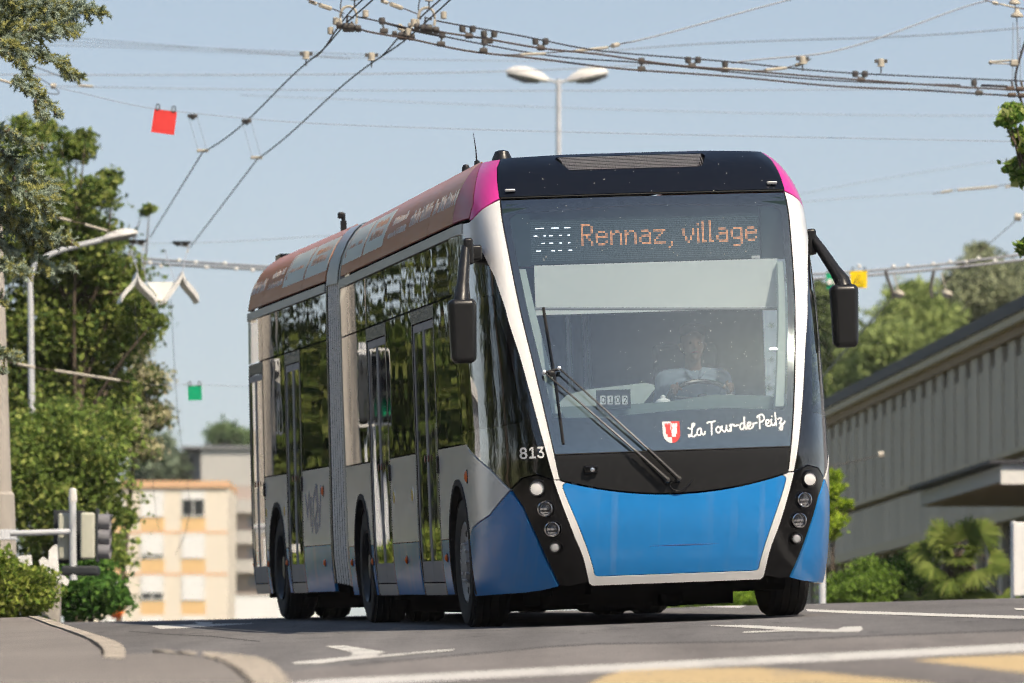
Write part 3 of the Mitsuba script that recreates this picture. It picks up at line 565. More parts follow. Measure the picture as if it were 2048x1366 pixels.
for i in range(NP + 1): t0 = .08 + .84 * i / NP; put('seam', ringmesh([ring(t0 - .007, .05), ring(t0 - .007, .005), ring(t0 + .007, .005), ring(t0 + .007, .05)]), 'rubber', BL, 30)
put('end_frame', ringmesh([ring(.0, .06), ring(.0, -.004), ring(.08, -.004), ring(.08, .06)]), 'gutter_grey', BL, 30)
put('end_frame', ringmesh([ring(.90, .06), ring(.90, -.004), ring(1., -.004), ring(1., .06)]), 'matte_black', BL, 30)
put('bellows_lining', ringmesh([ring(.0, .2), ring(1., .2)]), 'interior_dark', BUS)
n_ = len(ws)
put('roof_shroud', trimesh.Trimesh(*(lambda a, b: (np.vstack([a, b]), [[i, i + 1, i + 1 + len(a)] for i in range(len(a) - 1)] + [[i, i + 1 + len(a), i + len(a)] for i in range(len(a) - 1)]))(ring(.10, -.012)[n_ - 6:n_ + 15], ring(.9, -.012)[n_ - 6:n_ + 15]), process=False), 'alu', BL, True)
# mirrors
def mirror(u, v, w, sg, base, label, lean):
    M = thing_part('mirror', label)
    h = rbox((0, 0, 0), (.205, .17, .455), .045, n=20)
    vv = h.vertices.copy(); k = 1 - .16 * np.clip(-vv[:, 2] / .23, 0, 1); vv[:, 0] *= k; vv[:, 1] *= 1 - .2 * np.clip(-vv[:, 2] / .23, 0, 1)
    vv[:, 1] += .03 * (np.abs(vv[:, 0]) / .1) ** 2 * (vv[:, 1] < 0)
    hs = trimesh.Trimesh(vv + np.array([u, v, w]), h.faces, process=False)
    put('housing', moved(hs, F1), 'plastic_grey', M, 35)
    put('mirror_glass', moved(rbox((u, v + .083, w), (.17, .012, .39), .005), F1), 'chrome', M)
    b = np.array(base); top = np.array([u + lean[0], v, w + .235])
    put('arm', moved(cat([tube([b + (b - top) * .04, b + (top - b) * .3, b + (top - b) * .7, top + (b - top) * .06, top - np.array([0, 0, .03])], [.030, .040, .044, .058, .062], 12)]), F1), 'plastic_grey', M, 40)
    if sg < 0: put('bracket_arm', moved(rbox(loc(944, 508, 1.42), (.10, .40, .11), .02), F1), 'matte_black', M, 35)
    put('bracket', moved(cat([rbox(b + np.array([-sg * .02, .03, -.02]), (.07, .12, .19), .02)]), F1), 'matte_black', M, 35)
def thing_part(name, label):
    key = numbered(BUS + '__' + name); labels[key] = {'label': label}; return key
pl, pr = loc(926, 662, .95), loc(1690, 632, 1.45)
mirror(pl[0], .95, pl[2], -1, loc(931, 497, 1.15), 'black mirror hanging on the left', (0, 0))
mirror(pr[0], 1.45, pr[2], 1, loc(1628, 478, 1.75), 'black mirror hanging on the right', (0, 0))
# wiper: two parallel arms and one upright blade
def on_front(px, py, lift=.0):
    from scipy.optimize import least_squares
    o = -O1 @ R1; d = ray(px, py) @ R1
    s = least_squares(lambda q: o + d * q[2] * 50 - (Sf(q[0], q[1]) + np.array([0, -lift, lift * .3])), [(px - 1310) / 300, (1240 - py) / 285, .87])
    return s.x[0], s.x[1], Sf(s.x[0], s.x[1]) + np.array([0, -lift, lift * .3])
WP = thing_part('wiper', 'single black wiper with two parallel arms and an upright blade')
for b, t in (((1334, 962), (1088, 746)), ((1357, 960), (1118, 738))):
    p0, p1 = on_front(*b, .04), on_front(*t, .05)
    pts = np.array([Sf(p0[0] + (p1[0] - p0[0]) * k, p0[1] + (p1[1] - p0[1]) * k) + np.array([0, -.055, .02]) for k in np.linspace(0, 1, 16)])
    put('arm', moved(cat([tube(pts[:5], np.linspace(.019, .013, 5), 8), tube(pts[4:], np.linspace(.0085, .0065, 12), 6)]), F1), 'plastic_grey', WP, 40)
    put('pivot', moved(cat([lathe([(.022, -.06), (.022, .0), (.018, .012), (0, .014)], pts[0], (0, -1, .2), 16)]), F1), 'plastic_grey', WP, 40)
    put('joint', moved(lathe([(.014, -.02), (.014, .006), (0, .010)], pts[-1], (0, -1, .2), 12), F1), 'alu', WP, 40)
b0, b1 = on_front(1086, 617, 0), on_front(1126, 889, 0)
bl = np.array([Sf(b0[0] + (b1[0] - b0[0]) * k, b0[1] + (b1[1] - b0[1]) * k) + np.array([0, -.018, .005]) for k in np.linspace(0, 1, 18)])
put('blade', moved(tube(bl, .011, 6), F1), 'rubber', WP, 40)
put('blade_holder', moved(cat([tube(bl[3:15] + np.array([0, -.02, .006]), np.interp(np.arange(12), [0, 6, 11], [.005, .010, .005]), 6), tube([on_front(1088, 746, .05)[2], on_front(1118, 738, .05)[2]], .012, 6), rbox(on_front(1103, 748, .045)[2], (.05, .03, .04), .01)]), F1), 'matte_black', WP, 40)
put('washer_hose', moved(tube(smoothline([on_front(*q, .03)[2] for q in ((1362, 962), (1342, 975), (1352, 981), (1372, 974), (1386, 958))], 16), .004, 5), F1), 'matte_black', WP, 40)
c = on_front(1181, 939, .0); CM = part('camera', [rbox(c[2] + np.array([0, -.02, .0]), (.10, .05, .055), .012)], 'paint_black')
part('camera_lens', [lathe([(.018, 0), (.016, .012), (0, .016)], c[2] + np.array([0.005, -.045, -.004]), (0, -1, 0), 14)], 'chrome', CM)
# roof fittings
for px, py, v, kind in ((1004, 318, 2.6, 'dome'), (954, 322, 2.9, 'whip'), (932, 343, 3.6, 'stub')):
    p = loc(px, py, v); p[2] = max(p[2], 3.40)
    if kind == 'dome': part('roof_dome', [lathe([(.085, -.06), (.075, .0), (.05, .055), (.02, .065), (0, .066)], p, (0, 0, 1), 20)], 'matte_black')
    if kind == 'whip': part('antenna', [tube([p + [0, 0, -.08], p + [-.005, 0, .08], p + [-.02, 0, .21]], [.007, .005, .002], 6), lathe([(.03, -.08), (.02, .0), (0, .01)], p, (0, 0, 1), 10)], 'matte_black')
    if kind == 'stub': part('antenna', [lathe([(.035, -.06), (.03, .03), (.02, .05), (0, .055)], p, (0, 0, 1), 12)], 'matte_black')
p = np.array([-.86, 2.55, 3.55]); part('pole_hook', [box(p + [0, 0, -.03], (.05, .05, .12)), tube([p + [0, 0, 0], p + [.0, 0, .10]], .02, 6), rbox(p + [-.02, 0, .08], (.06, .05, .06), .015)], 'matte_black', None, F2)
part('trolley_pole', [tube([(.25, 7.4, 3.56), (.3, 9.9, 3.60)], .03, 8), box((.25, 7.4, 3.54), (.3, .5, .1))], 'plastic_grey')
# ------------------------------------------------------------------ lettering on the bus
def glue(mesh2, u0, w0, S, lift, rot=0., sx=1.):
    v = np.asarray(mesh2.vertices); c, s = math.cos(rot), math.sin(rot); x, y = v[:, 0] * sx, v[:, 1]
    p = S(u0 + c * x - s * y, w0 + s * x + c * y)
    q = p + np.array([0, -1, .1]) * (lift + v[:, 2:3])
    return trimesh.Trimesh(q, mesh2.faces, process=False)
d813 = meshkit.text_mesh('813', .076, .002, bold=True)
for px, py, nm in ((1037, 918, 'l'),):
    u0, w0, _ = on_front(px, py)
    part('fleet_number', [glue(d813, u0, w0, Sf, .006, 0, .82)], 'white_print', smooth=False, label='white fleet number 813')
def stroke(s, r): return unary_union([LineString(smoothline(np.array(l, float), 18)).buffer(r) if len(l) > 2 else LineString(l).buffer(r) for l in s])
G = {'L': ([[(.15, .72), (.35, .62), (.62, .80), (.78, 1.0), (.62, 1.04), (.50, .80), (.40, .35), (.22, .05), (.02, .06), (.06, .16), (.28, .08), (.55, -.02), (.72, .10)]], .78),
     'a': ([[(.48, .52), (.28, .56), (.10, .35), (.10, .08), (.28, .03), (.46, .30), (.50, .52), (.48, .15), (.58, .03), (.80, .25)]], .74),
     'T': ([[(.0, .90), (.2, .97), (.5, .95), (.72, 1.0)], [(.40, .95), (.32, .5), (.22, -.06)]], .62),
     'o': ([[(.30, .52), (.12, .40), (.06, .15), (.22, .02), (.42, .14), (.46, .40), (.30, .52), (.42, .44), (.66, .50)]], .60),
     'u': ([[(.06, .52), (.04, .15), (.18, .03), (.36, .20), (.46, .52), (.44, .14), (.56, .03), (.72, .2)]], .66),
     'r': ([[(.06, .45), (.20, .55), (.18, .30), (.12, .03)], [(.16, .30), (.32, .52), (.50, .50)]], .46),
     '-': ([[(.02, .38), (.40, .42)]], .46),
     'd': ([[(.44, .48), (.24, .54), (.08, .34), (.08, .08), (.24, .02), (.44, .25), (.60, 1.0), (.50, .25), (.56, .04), (.74, .2)]], .68),
     'e': ([[(.08, .26), (.36, .34), (.40, .50), (.24, .54), (.08, .34), (.10, .08), (.30, .02), (.60, .26)]], .56),
     'P': ([[(.28, .95), (.22, .5), (.10, -.06)], [(.04, .84), (.28, 1.0), (.62, .96), (.66, .66), (.44, .46), (.22, .44)]], .66),
     'i': ([[(.10, .52), (.06, .15), (.16, .03), (.32, .2)], [(.16, .76), (.18, .78)]], .30),
     'l': ([[(.22, 1.02), (.16, .5), (.12, .0)]], .30),
     'z': ([[(.08, .48), (.26, .54), (.42, .50), (.28, .28), (.14, .10), (.34, .10), (.36, -.18), (.20, -.42), (.06, -.34), (.16, -.14), (.42, .02), (.66, .24)]], .7)}
def script(text, h, r):
    x, gs = 0., []
    for ch in text:
        if ch == ' ': x += .38; continue
        s, adv = G[ch]; gs.append(affinity.translate(stroke(s, r / h), x, 0)); x += adv
    return affinity.scale(unary_union(gs), h, h, origin=(0, 0)), x * h
g, wdt = script('La Tour-de-Peilz', .088, .0066)
(ua, wa, _), (ub, wb, _) = on_front(1376, 872), on_front(1572, 846)
part('town_name', [glue(extr(g.simplify(.0008), .001), ua, wa - .008, Sf, .004, math.atan2(wb - wa, ub - ua), (ub - ua) / wdt)], 'white_print', WS, smooth=False, label='white script lettering La Tour-de-Peilz')
# coat of arms: shield parted white and red with two counter-coloured towers
uc, wc, _ = on_front(1341, 843)
sh = Polygon([(-.062, 0), (.062, 0), (.062, -.085)] + [(.062 * math.cos(t), -.085 - .068 * math.sin(t)) for t in np.linspace(0, math.pi, 14)] + [(-.062, -.085)])
def tower(x, y, s, fl=1):
    return unary_union([shapely.box(x - .016, y - .09, x + .016, y - .03)] + [shapely.box(x - .021, y - .038, x + .021, y - .022)] + [shapely.box(x + k - .004, y - .024, x + k + .004, y - .012) for k in (-.017, -.006, .006, .017)])
left = shapely.box(-1, -1, 0, 1); tl, tr = tower(-.024, 0, 1).union(shapely.box(-.03, -.11, 0, -.06)), tower(.024, 0, 1).union(shapely.box(0, -.11, .03, -.06))
redp = sh.difference(left).difference(tr).union(tl.intersection(left)); whp = sh.difference(redp)
CA = part('coat_of_arms', [glue(extr(whp, .001), uc, wc, Sf, .004)], 'white_print', WS, smooth=False, label='white and red shield with two towers')
part('red_field', [glue(extr(redp, .001), uc, wc, Sf, .0042)], 'red_print', CA, smooth=False)
rsp = np.random.default_rng(3); sp = []
for _ in range(170):
    u, w = rsp.normal(.35, .4), rsp.uniform(1.3, 2.25)
    if abs(u) > .85: continue
    r = rsp.choice([.0016, .0022, .003], p=[.6, .3, .1]); sp.append(box(Sf(u, w) + np.array([0, -.003, 0]), (r * 2, .001, r * 2.6)))
for _ in range(60):
    u, w = rsp.uniform(-.9, .9), rsp.uniform(2.6, 3.36); r = rsp.choice([.002, .0032], p=[.8, .2]); sp.append(box(Sf(u, w) + np.array([0, -.011, .002]), (r * 2, .001, r * 2.4)))
labels[part('insect_specks', sp, 'specks', WS, smooth=False)] = {'kind': 'stuff'}
# ------------------------------------------------------------------ cab interior: display, blind, dashboard, driver
def behind(px, py, v): return loc(px, py, v)
def quad_box(px0, py0, px1, py1, v, th, dv=0.):
    a, b = loc(px0, py0, v), loc(px1, py1, v); return span_box((a[0], v, min(a[2], b[2])), (b[0], v + th, max(a[2], b[2])))
DV = 1.43
DP = part('destination_display', [quad_box(1052, 440, 1524, 516, DV, .10)], 'display_face', label='LED destination display reading Rennaz, village')
a, b = loc(1060, 446, DV), loc(1518, 510, DV)
part('louvre', [span_box((a[0], DV - .004, w), (b[0], DV, w + .004)) for w in np.linspace(b[2], a[2] - .004, 21)], 'display_slat', DP)
F57 = {'R': ['####.', '#...#', '#...#', '#...#', '####.', '#.#..', '#..#.', '#...#', '#...#'], 'e': ['', '', '', '.###.', '#...#', '#####', '#....', '#...#', '.###.'], 'n': ['', '', '', '#.##.', '##..#', '#...#', '#...#', '#...#', '#...#'],
       'a': ['', '', '', '.###.', '....#', '.####', '#...#', '#...#', '.####'], 'z': ['', '', '', '#####', '...#.', '..#..', '.#...', '#....', '#####'], ',': ['', '', '', '', '', '', '', '', '.#', '.#', '#.'],
       'v': ['', '', '', '#...#', '#...#', '#...#', '.#.#.', '.#.#.', '..#..'], 'i': ['', '#', '', '#', '#', '#', '#', '#', '#'], 'l': ['#.', '#.', '#.', '#.', '#.', '#.', '#.', '#.', '##'],
       'g': ['', '', '', '.####', '#...#', '#...#', '#...#', '.####', '....#', '....#', '.###.']}
def leds(cells, pitch, x0, z0, mat, key, rad):
    ms = [box((x0 + x * pitch, DV - .0062, z0 - y * pitch), (pitch * .5, .003, pitch * .5)) for x, y in cells]
    k = part(key, ms, mat, DP, smooth=False); scene[k]['emitter'] = emit(rad); labels[k] = {'kind': 'stuff'}
cells, x = [], 0
for ch in 'Rennaz, village':
    if ch == ' ': x += 6; continue
    gl = F57[ch]; wid = max(len(r) for r in gl)
    for j, r in enumerate(gl):
        for i, c_ in enumerate(r):
            if c_ == '#': cells += [(x + 2 * i, 2 * j), (x + 2 * i + 1, 2 * j), (x + 2 * i, 2 * j + 1), (x + 2 * i + 1, 2 * j + 1)]
    x += 2 * wid + 2
ta, tb = loc(1162, 449, DV), loc(1514, 449, DV); pit = (tb[0] - ta[0]) / (x - 2)
leds(cells, pit, ta[0], ta[2] - .004, 'ad_brown', 'led_text', (.62, .25, .085))
cw = []
for row, spans in ((0, [(150, 205), (268, 318), (362, 402)]), (3, [(135, 155), (208, 225), (248, 268), (323, 340), (385, 402)]), (6, [(190, 217), (250, 270), (323, 340), (385, 402)]), (9, [(150, 178), (262, 282), (313, 333), (388, 408)])):
    for a_, b_ in spans: cw += [(t, row) for t in np.arange(a_, b_, 9.)]
wa_, wb_ = loc(1030 + 140 / 3.593, 458, DV), loc(1030 + 408 / 3.593, 504, DV)
sc_ = (wb_[0] - wa_[0]) / 268; ms = [box((wa_[0] + (t - 140) * sc_, DV - .0062, wa_[2] - r * (wa_[2] - wb_[2]) / 9.6), (.007, .003, .007)) for t, r in cw]
k = part('led_number', ms, 'white_print', DP, smooth=False); scene[k]['emitter'] = emit((.8, .85, .95)); labels[k] = {'kind': 'stuff'}
part('display_surround', [span_box((s * .84, DV - .02, 2.58), (s * 1.03, DV + .06, 3.0)) for s in (-1, 1)] + [span_box((-1.0, DV + .01, 2.905), (1.0, DV + .08, 3.03))], 'display_face')
part('maker_plate', [quad_box(1503, 512, 1520, 517, DV - .01, .01)], 'white_print', DP)
bv = 1.24
SB = part('sun_blind', [quad_box(1068, 532, 1558, 616, bv, .006)], 'blind', label='pale sun blind drawn down inside the windscreen')
a, b = loc(1064, 618, bv), loc(1562, 618, bv); part('blind_bar', [tube([a, b], .010, 8)], 'visor', SB)
part('inner_trim', [moved(patch(Polygon([(s * (float(pin(w)) - .058), w) for w in np.linspace(1.50, 2.55, 8)] + [(s * (float(pin(w)) - .125 + .02 * (w - 1.5)), w) for w in np.linspace(2.55, 1.50, 8)]), lambda u, w: Sf(u, w) + np.array([0, .05, 0]), .08, .05), lambda x: x) for s in (-1, 1)], 'interior_teal')
dash = Polygon([(-.95, 1.50), (-.86, 1.55), (-.4, 1.55), (0, 1.56), (.35, 1.60), (.75, 1.58), (.92, 1.48), (.9, 1.15), (-.9, 1.15)])
part('dashboard', [trimesh.Trimesh(np.vstack([(lambda m: m)(extr(dash, .55).vertices)]) @ np.array([[1, 0, 0], [0, 0, 1], [0, 1, 0]]).T + np.array([0, .80, 0]), extr(dash, .55).faces, process=False)], 'dash')
edge = [loc(x, y, .86) for x, y in ((1100, 832), (1180, 828), (1300, 815), (1430, 806), (1570, 810))]
part('dashboard_edge', [tube(smoothline(edge, 20), .018, 8)], 'interior_teal')
pt = [loc(x, y, 1.5) for x, y in ((1110, 815), (1135, 790), (1170, 780), (1290, 766), (1308, 770), (1310, 778), (1285, 810), (1270, 832))]
pp = Polygon([(q[0], q[2]) for q in pt]).buffer(-.01).buffer(.01); mm = extr(pp, .04)
part('dashboard_cowl', [trimesh.Trimesh(mm.vertices[:, [0, 2, 1]] + np.array([0, 1.5, 0]), mm.faces, process=False)], 'interior_teal')
CB = part('number_board', [quad_box(1192, 781, 1262, 817, .755, .01)], 'matte_black', label='black board with the number 0102 on white tiles')
tx = meshkit.text_mesh('0', .045, .001, True)
for i, ch in enumerate('0102'):
    x0 = 1200 + i * 14.6; tl_ = quad_box(x0, 792, x0 + 11.5, 809, .751, .003); part('number_tile', [tl_], 'white_print', CB)
    q = loc(x0 + 2, 807, .748); tm = meshkit.text_mesh(ch, .045, .001, True); v = tm.vertices.copy(); v[:, 0] *= .8
    part('digit', [trimesh.Trimesh(np.stack([q[0] + v[:, 0], .7485 - v[:, 2], q[2] + v[:, 1]], -1), tm.faces, process=False)], 'matte_black', CB, smooth=False)
q = loc(1326, 801, .95); part('dashboard_lamp', [lathe([(.055, -.02), (.05, .0), (.03, .012), (0, .014)], q, (0, 0, 1), 18), lathe([(.02, .0), (.018, .02), (0, .03)], q + np.array([0, 0, .01]), (0, 0, 1), 12)], 'white_print')
sw = loc(1408, 800, 1.42)
ax = np.array([0, -.62, .78]); ux = np.array([1, 0, 0]); uy = np.cross(ax, ux)
SWH = part('steering_wheel', [tube([sw + .225 * (math.cos(t) * ux + math.sin(t) * uy) for t in np.linspace(0, 2 * math.pi, 41)], .016, 8, False)], 'matte_black')
part('spoke', [tube([sw, sw + .22 * (math.cos(t) * ux + math.sin(t) * uy)], .014, 6) for t in (.2, 2.94, 4.71)] + [lathe([(.06, -.02), (.05, .02), (0, .03)], sw, ax, 16), tube([sw, sw + np.array([0, -.25, -.45])], .04, 8)], 'matte_black', SWH)
# driver
def blob(bones, refine=.03, it=8):
    ms = [m3.Manifold.batch_hull([m3.Manifold.sphere(r0, 20).translate(list(map(float, a))), m3.Manifold.sphere(r1, 20).translate(list(map(float, b)))]) for a, r0, b, r1 in bones]
    m = m3.Manifold.batch_boolean(ms, m3.OpType.Add).refine_to_length(refine).to_mesh()
    t = trimesh.Trimesh(np.asarray(m.vert_properties)[:, :3], np.asarray(m.tri_verts)); trimesh.smoothing.filter_taubin(t, iterations=it); return t
hd = loc(1386, 690, 1.95); V = np.array
neck, chest, hip = hd + V([0, .03, -.17]), hd + V([0, .06, -.36]), hd + V([0, .12, -.78])
shl, shr = chest + V([-.20, 0, .10]), chest + V([.20, 0, .10])
ell, elr = shl + V([-.06, -.10, -.27]), shr + V([.06, -.10, -.27])
hl_, hr_ = sw + .225 * (math.cos(2.75) * ux + math.sin(2.75) * uy) + V([0, .02, .02]), sw + .225 * (math.cos(.4) * ux + math.sin(.4) * uy) + V([0, .02, .02])
DRV = thing('person', 'bus driver in a pale blue shirt seated at the steering wheel behind the windscreen', 'person')
fingers = []
for h, s in ((hl_, -1), (hr_, 1)):
    for k in range(4):
        b_ = h + V([s * -.01 + s * .02 * (k - 1.5) * .5, -.01, .01 - .02 * (k - 1.5)]); L_ = (.028, .032, .030, .024)[k]
        fingers += [(b_, .011, b_ + V([0, -L_, .012]), .0095), (b_ + V([0, -L_, .012]), .0095, b_ + V([-s * .004, -L_ - .012, -.018]), .0085), (b_ + V([-s * .004, -L_ - .012, -.018]), .0085, b_ + V([-s * .006, -L_ + .012, -.032]), .008)]
    fingers += [(h, .014, h + V([-s * .035, -.02, .02]), .011), (h + V([-s * .035, -.02, .02]), .011, h + V([-s * .05, -.045, .01]), .010)]
body = [(hd + V([0, 0, .045]), .088, hd + V([0, -.012, -.045]), .070), (hd + V([0, -.03, -.07]), .05, hd + V([0, -.045, -.095]), .036), (hd + V([0, .03, .04]), .085, hd + V([0, .03, -.02]), .07), (hd + V([0, .025, -.08]), .055, neck, .058), (neck, .06, chest, .12), (chest + V([-.09, 0, .02]), .12, hip + V([-.08, 0, .1]), .12), (chest + V([.09, 0, .02]), .12, hip + V([.08, 0, .1]), .12), (chest, .13, hip, .14),
        (neck + V([0, .01, -.04]), .06, shl, .07), (neck + V([0, .01, -.04]), .06, shr, .07), (shl, .065, ell, .045), (shr, .065, elr, .045), (ell, .045, hl_, .028), (elr, .045, hr_, .028), (hl_, .03, hl_ + V([0, -.02, .02]), .028), (hr_, .03, hr_ + V([0, -.02, .02]), .028),
        (hip + V([-.09, 0, 0]), .09, hip + V([-.14, -.42, .05]), .07), (hip + V([.09, 0, 0]), .09, hip + V([.14, -.42, .05]), .07), (hip + V([-.14, -.42, .05]), .065, hip + V([-.14, -.46, -.4]), .045), (hip + V([.14, -.42, .05]), .065, hip + V([.14, -.46, -.4]), .045), (hip + V([-.14, -.46, -.4]), .045, hip + V([-.14, -.62, -.43]), .035), (hip + V([.14, -.46, -.4]), .045, hip + V([.14, -.62, -.43]), .035),
        (hd + V([0, -.082, .012]), .010, hd + V([0, -.104, -.022]), .014), (hd + V([-.085, .02, .0]), .018, hd + V([-.082, .02, -.035]), .012), (hd + V([.085, .02, .0]), .018, hd + V([.082, .02, -.035]), .012)]
part('body', [blob(body + fingers, .02, 6)], 'skin', DRV, smooth=True)
part('eye', [trimesh.creation.icosphere(2, .009).apply_translation(hd + V([s * .032, -.078, .012])) for s in (-1, 1)], 'hair', DRV, smooth=True)
part('mouth', [tube([hd + V([-.025, -.083, -.058]), hd + V([0, -.09, -.056]), hd + V([.025, -.083, -.058])], .005, 6)], 'red_lens', DRV)
part('hair', [blob([(hd + V([0, .02, .075]), .088, hd + V([0, .055, .0]), .086), (hd + V([-.05, -.02, .10]), .05, hd + V([.05, -.02, .10]), .05)], .03, 6)], 'hair', DRV, smooth=True)
sh_b = [(neck + V([0, .01, -.06]), .085, chest, .145), (chest + V([-.09, 0, .02]), .135, hip + V([-.08, 0, .1]), .135), (chest + V([.09, 0, .02]), .135, hip + V([.08, 0, .1]), .135), (chest, .145, hip, .155), (neck + V([0, .01, -.055]), .07, shl, .084), (neck + V([0, .01, -.055]), .07, shr, .084), (shl, .08, shl + (ell - shl) * .75, .07), (shr, .08, shr + (elr - shr) * .75, .07)]
part('shirt', [blob(sh_b, .03, 6)], 'shirt', DRV, smooth=True)
part('collar', [tube([neck + V([s * .07, .02, -.01]), neck + V([s * .05, -.07, -.035]), neck + V([s * .02, -.10, -.09])], [.018, .02, .008], 6) for s in (-1, 1)], 'shirt', DRV, smooth=True)
part('trousers', [blob([(hip, .16, hip + V([0, -.05, 0]), .15), (hip + V([-.09, 0, 0]), .105, hip + V([-.14, -.42, .05]), .082), (hip + V([.09, 0, 0]), .105, hip + V([.14, -.42, .05]), .082), (hip + V([-.14, -.42, .05]), .08, hip + V([-.14, -.46, -.36]), .06), (hip + V([.14, -.42, .05]), .08, hip + V([.14, -.46, -.36]), .06)], .04, 5)], 'trousers', DRV, smooth=True)
part('driver_seat', [rbox(hip + V([0, -.06, -.19]), (.5, .5, .10), .04), rbox(hip + V([0, .26, .35]), (.48, .10, .9), .045), box(hip + V([0, -.02, -.5]), (.3, .3, .55))], 'interior_dark')
part('cab_partition', [span_box((-.2, 2.9, .4), (1.1, 2.94, 2.3)), span_box((-.95, 1.95, .36), (.95, 3.3, .4))], 'interior_dark')
part('hand_pole', [tube([(-.35, 3.0, .4), (-.35, 3.0, 2.9)], .018, 8), tube([(.0, 4.5, .4), (.0, 4.5, 2.9)], .018, 8)], 'interior_teal')
# ------------------------------------------------------------------ overhead wires
def pth(*q, n=None):
    """(x, y, Y) triples: points of the photograph placed at their own distance"""
    p = np.array([at(*t) for t in q]); return smoothline(p, n or max(6, 5 * len(q)))
def wire(name, label, pts, r, mat='wire', group=None, cat_='wire', sides=5, n=None):
    return tag(put(name, tube(pth(*pts, n=n), r, sides), mat, smooth=True), label, cat_, group)
def fitting(name, label, cat_, group=None): return thing(name, label, cat_, group)
def bell(px, py, Y, h, label, group, name='insulator'):
    """bell insulator on a stem hanging at a point"""
    k = fitting(name, label, 'insulator', group); c = at(px, py, Y); s = h / .22
    put('cap', lathe([(.0, .10 * s), (.045 * s, .10 * s), (.055 * s, .07 * s), (.05 * s, .0), (.062 * s, -.015 * s), (.0, -.02 * s)], c, (0, 0, 1), 14), 'insulator', k, 40)
    put('ear', cat([box(c + np.array([x * s, 0, .065 * s]), (.04 * s, .05 * s, .05 * s)) for x in (-.075, .075)]), 'fitting', k)
    put('stem', tube([c + np.array([0, 0, -.015 * s]), c + np.array([0, 0, -.12 * s])], .012 * s, 6), 'fitting', k)
def hanger(px, py, px2, py2, Y, label, group, double=True):
    k = fitting('wire_hanger', label, 'hanger', group); a, b = at(px, py, Y), at(px2, py2, Y)
    w = .05 if double else .0
    for s in ((-1, 1) if double else (0,)):
        put('knob', lathe([(0, .035), (.03, .03), (.034, 0), (.028, -.03), (0, -.035)], a + np.array([s * w, 0, 0]), (0, 0, 1), 10), 'fitting', k, 40)
        put('rod', tube([a + np.array([s * w, 0, -.02]), b + np.array([0, 0, .02])], .009, 5), 'fitting', k)
    put('clamp', rbox(b, (.08, .05, .05), .012, n=8), 'fitting', k, 30)
GA, GB, GS = 'contact wires along the bus route', 'wires of the crossing line', 'thin span wires across the sky'
wire('contact_wire', 'left contact wire running down to the upper left of the bus', [(760, -15, 56), (745, 0, 56.4), (697, 42, 58), (652, 93, 60), (612, 127, 62), (550, 186, 65), (492, 243, 68), (405, 305, 72)], .008, group=GA)
wire('contact_wire', 'lower piece of the left contact wire below its bend', [(405, 305, 72), (300, 475, 86)], .008, group=GA)
wire('contact_wire', 'right contact wire running down above the bus roof', [(915, -15, 55), (900, 0, 56), (852, 44, 57.5), (800, 88, 59.5), (745, 125, 61.5), (640, 212, 66), (515, 318, 72)], .008, group=GA)
wire('contact_wire', 'lower piece of the right contact wire below its bend', [(515, 318, 72), (380, 495, 86)], .008, group=GA)
wire('guide_wire', 'short dark wire above the left contact wire at the frog', [(735, -8, 56.6), (702, 22, 57.6), (676, 55, 58.6), (652, 92, 60), (622, 118, 61.6)], .008, group=GA)
wire('guide_wire', 'short dark wire above the right contact wire at the frog', [(890, -8, 55.6), (855, 22, 57.2), (826, 48, 58.4), (800, 72, 59.4), (772, 104, 60.4), (748, 122, 61.2)], .008, group=GA)
wire('contact_wire', 'lowest wire of the crossing line reaching the right edge', [(703, 44, 57.9), (706, 52, 58), (730, 62, 58.2), (791, 73, 58.6), (839, 82, 59), (942, 103, 59.6), (1044, 114, 60), (1215, 135, 60.8), (1300, 142, 61.3), (1483, 155, 62.2), (1665, 172, 63.2), (1811, 179, 64), (2030, 192, 65), (2120, 197, 65.4)], .010, 'wire_bronze', GB, n=60)
wire('contact_wire', 'second lowest wire of the crossing line reaching the right edge', [(852, 50, 57.6), (862, 58, 57.8), (942, 73, 58.4), (1078, 96, 59.2), (1215, 111, 60), (1300, 124, 60.4), (1483, 141, 61.4), (1592, 150, 62), (1775, 164, 63), (2012, 179, 64.5), (2120, 184, 65)], .010, 'wire_bronze', GB, n=60)
wire('feeder_cable', 'topmost cable of the crossing line', [(870, 41, 57.6), (935, 53, 58.2), (1078, 79, 59.2), (1181, 99, 60), (1300, 111, 60.6), (1483, 126, 61.6), (1629, 141, 62.4), (1775, 150, 63.2), (2023, 161, 64.6), (2120, 165, 65)], .008, 'wire', GB, n=50)
wire('feeder_cable', 'cable just above the lowest crossing wire', [(716, 34, 58), (764, 44, 58.2), (884, 72, 58.8), (969, 89, 59.4), (1044, 103, 60), (1113, 113, 60.3), (1249, 123, 61), (1483, 146, 62.2), (1700, 163, 63.4), (1921, 170, 64.4)], .008, 'wire', GB, n=50)
wire('feeder_sleeve', 'thick black sleeve on the cable between the two frogs', [(770, 46, 58.2), (800, 54, 58.4), (850, 66, 58.7), (884, 72, 58.8)], .013, 'wire', GB)
wire('feeder_sleeve', 'thick black sleeve at the right end of the crossing line', [(1963, 171, 64.4), (1990, 172, 64.5), (2014, 173, 64.6)], .014, 'wire', GB)
def strut(name, label, pts, rods):
    k = fitting(name, label, 'anchor'); put('rope', tube(pth(*pts), .006, 5), 'wire_bronze', k, True)
    for (a, b, r) in rods: put('turnbuckle', tube(pth(a, b, n=4), r, 7), 'insulator', k, 30)
strut('anchor_rope', 'anchor rope with fittings left of the upper left frog', [(600, -6, 57.6), (658, 15, 57.8), (688, 27, 58)], [((618, 2, 57.7), (634, 8, 57.7), .018), ((640, 10, 57.7), (661, 17, 57.8), .022)])
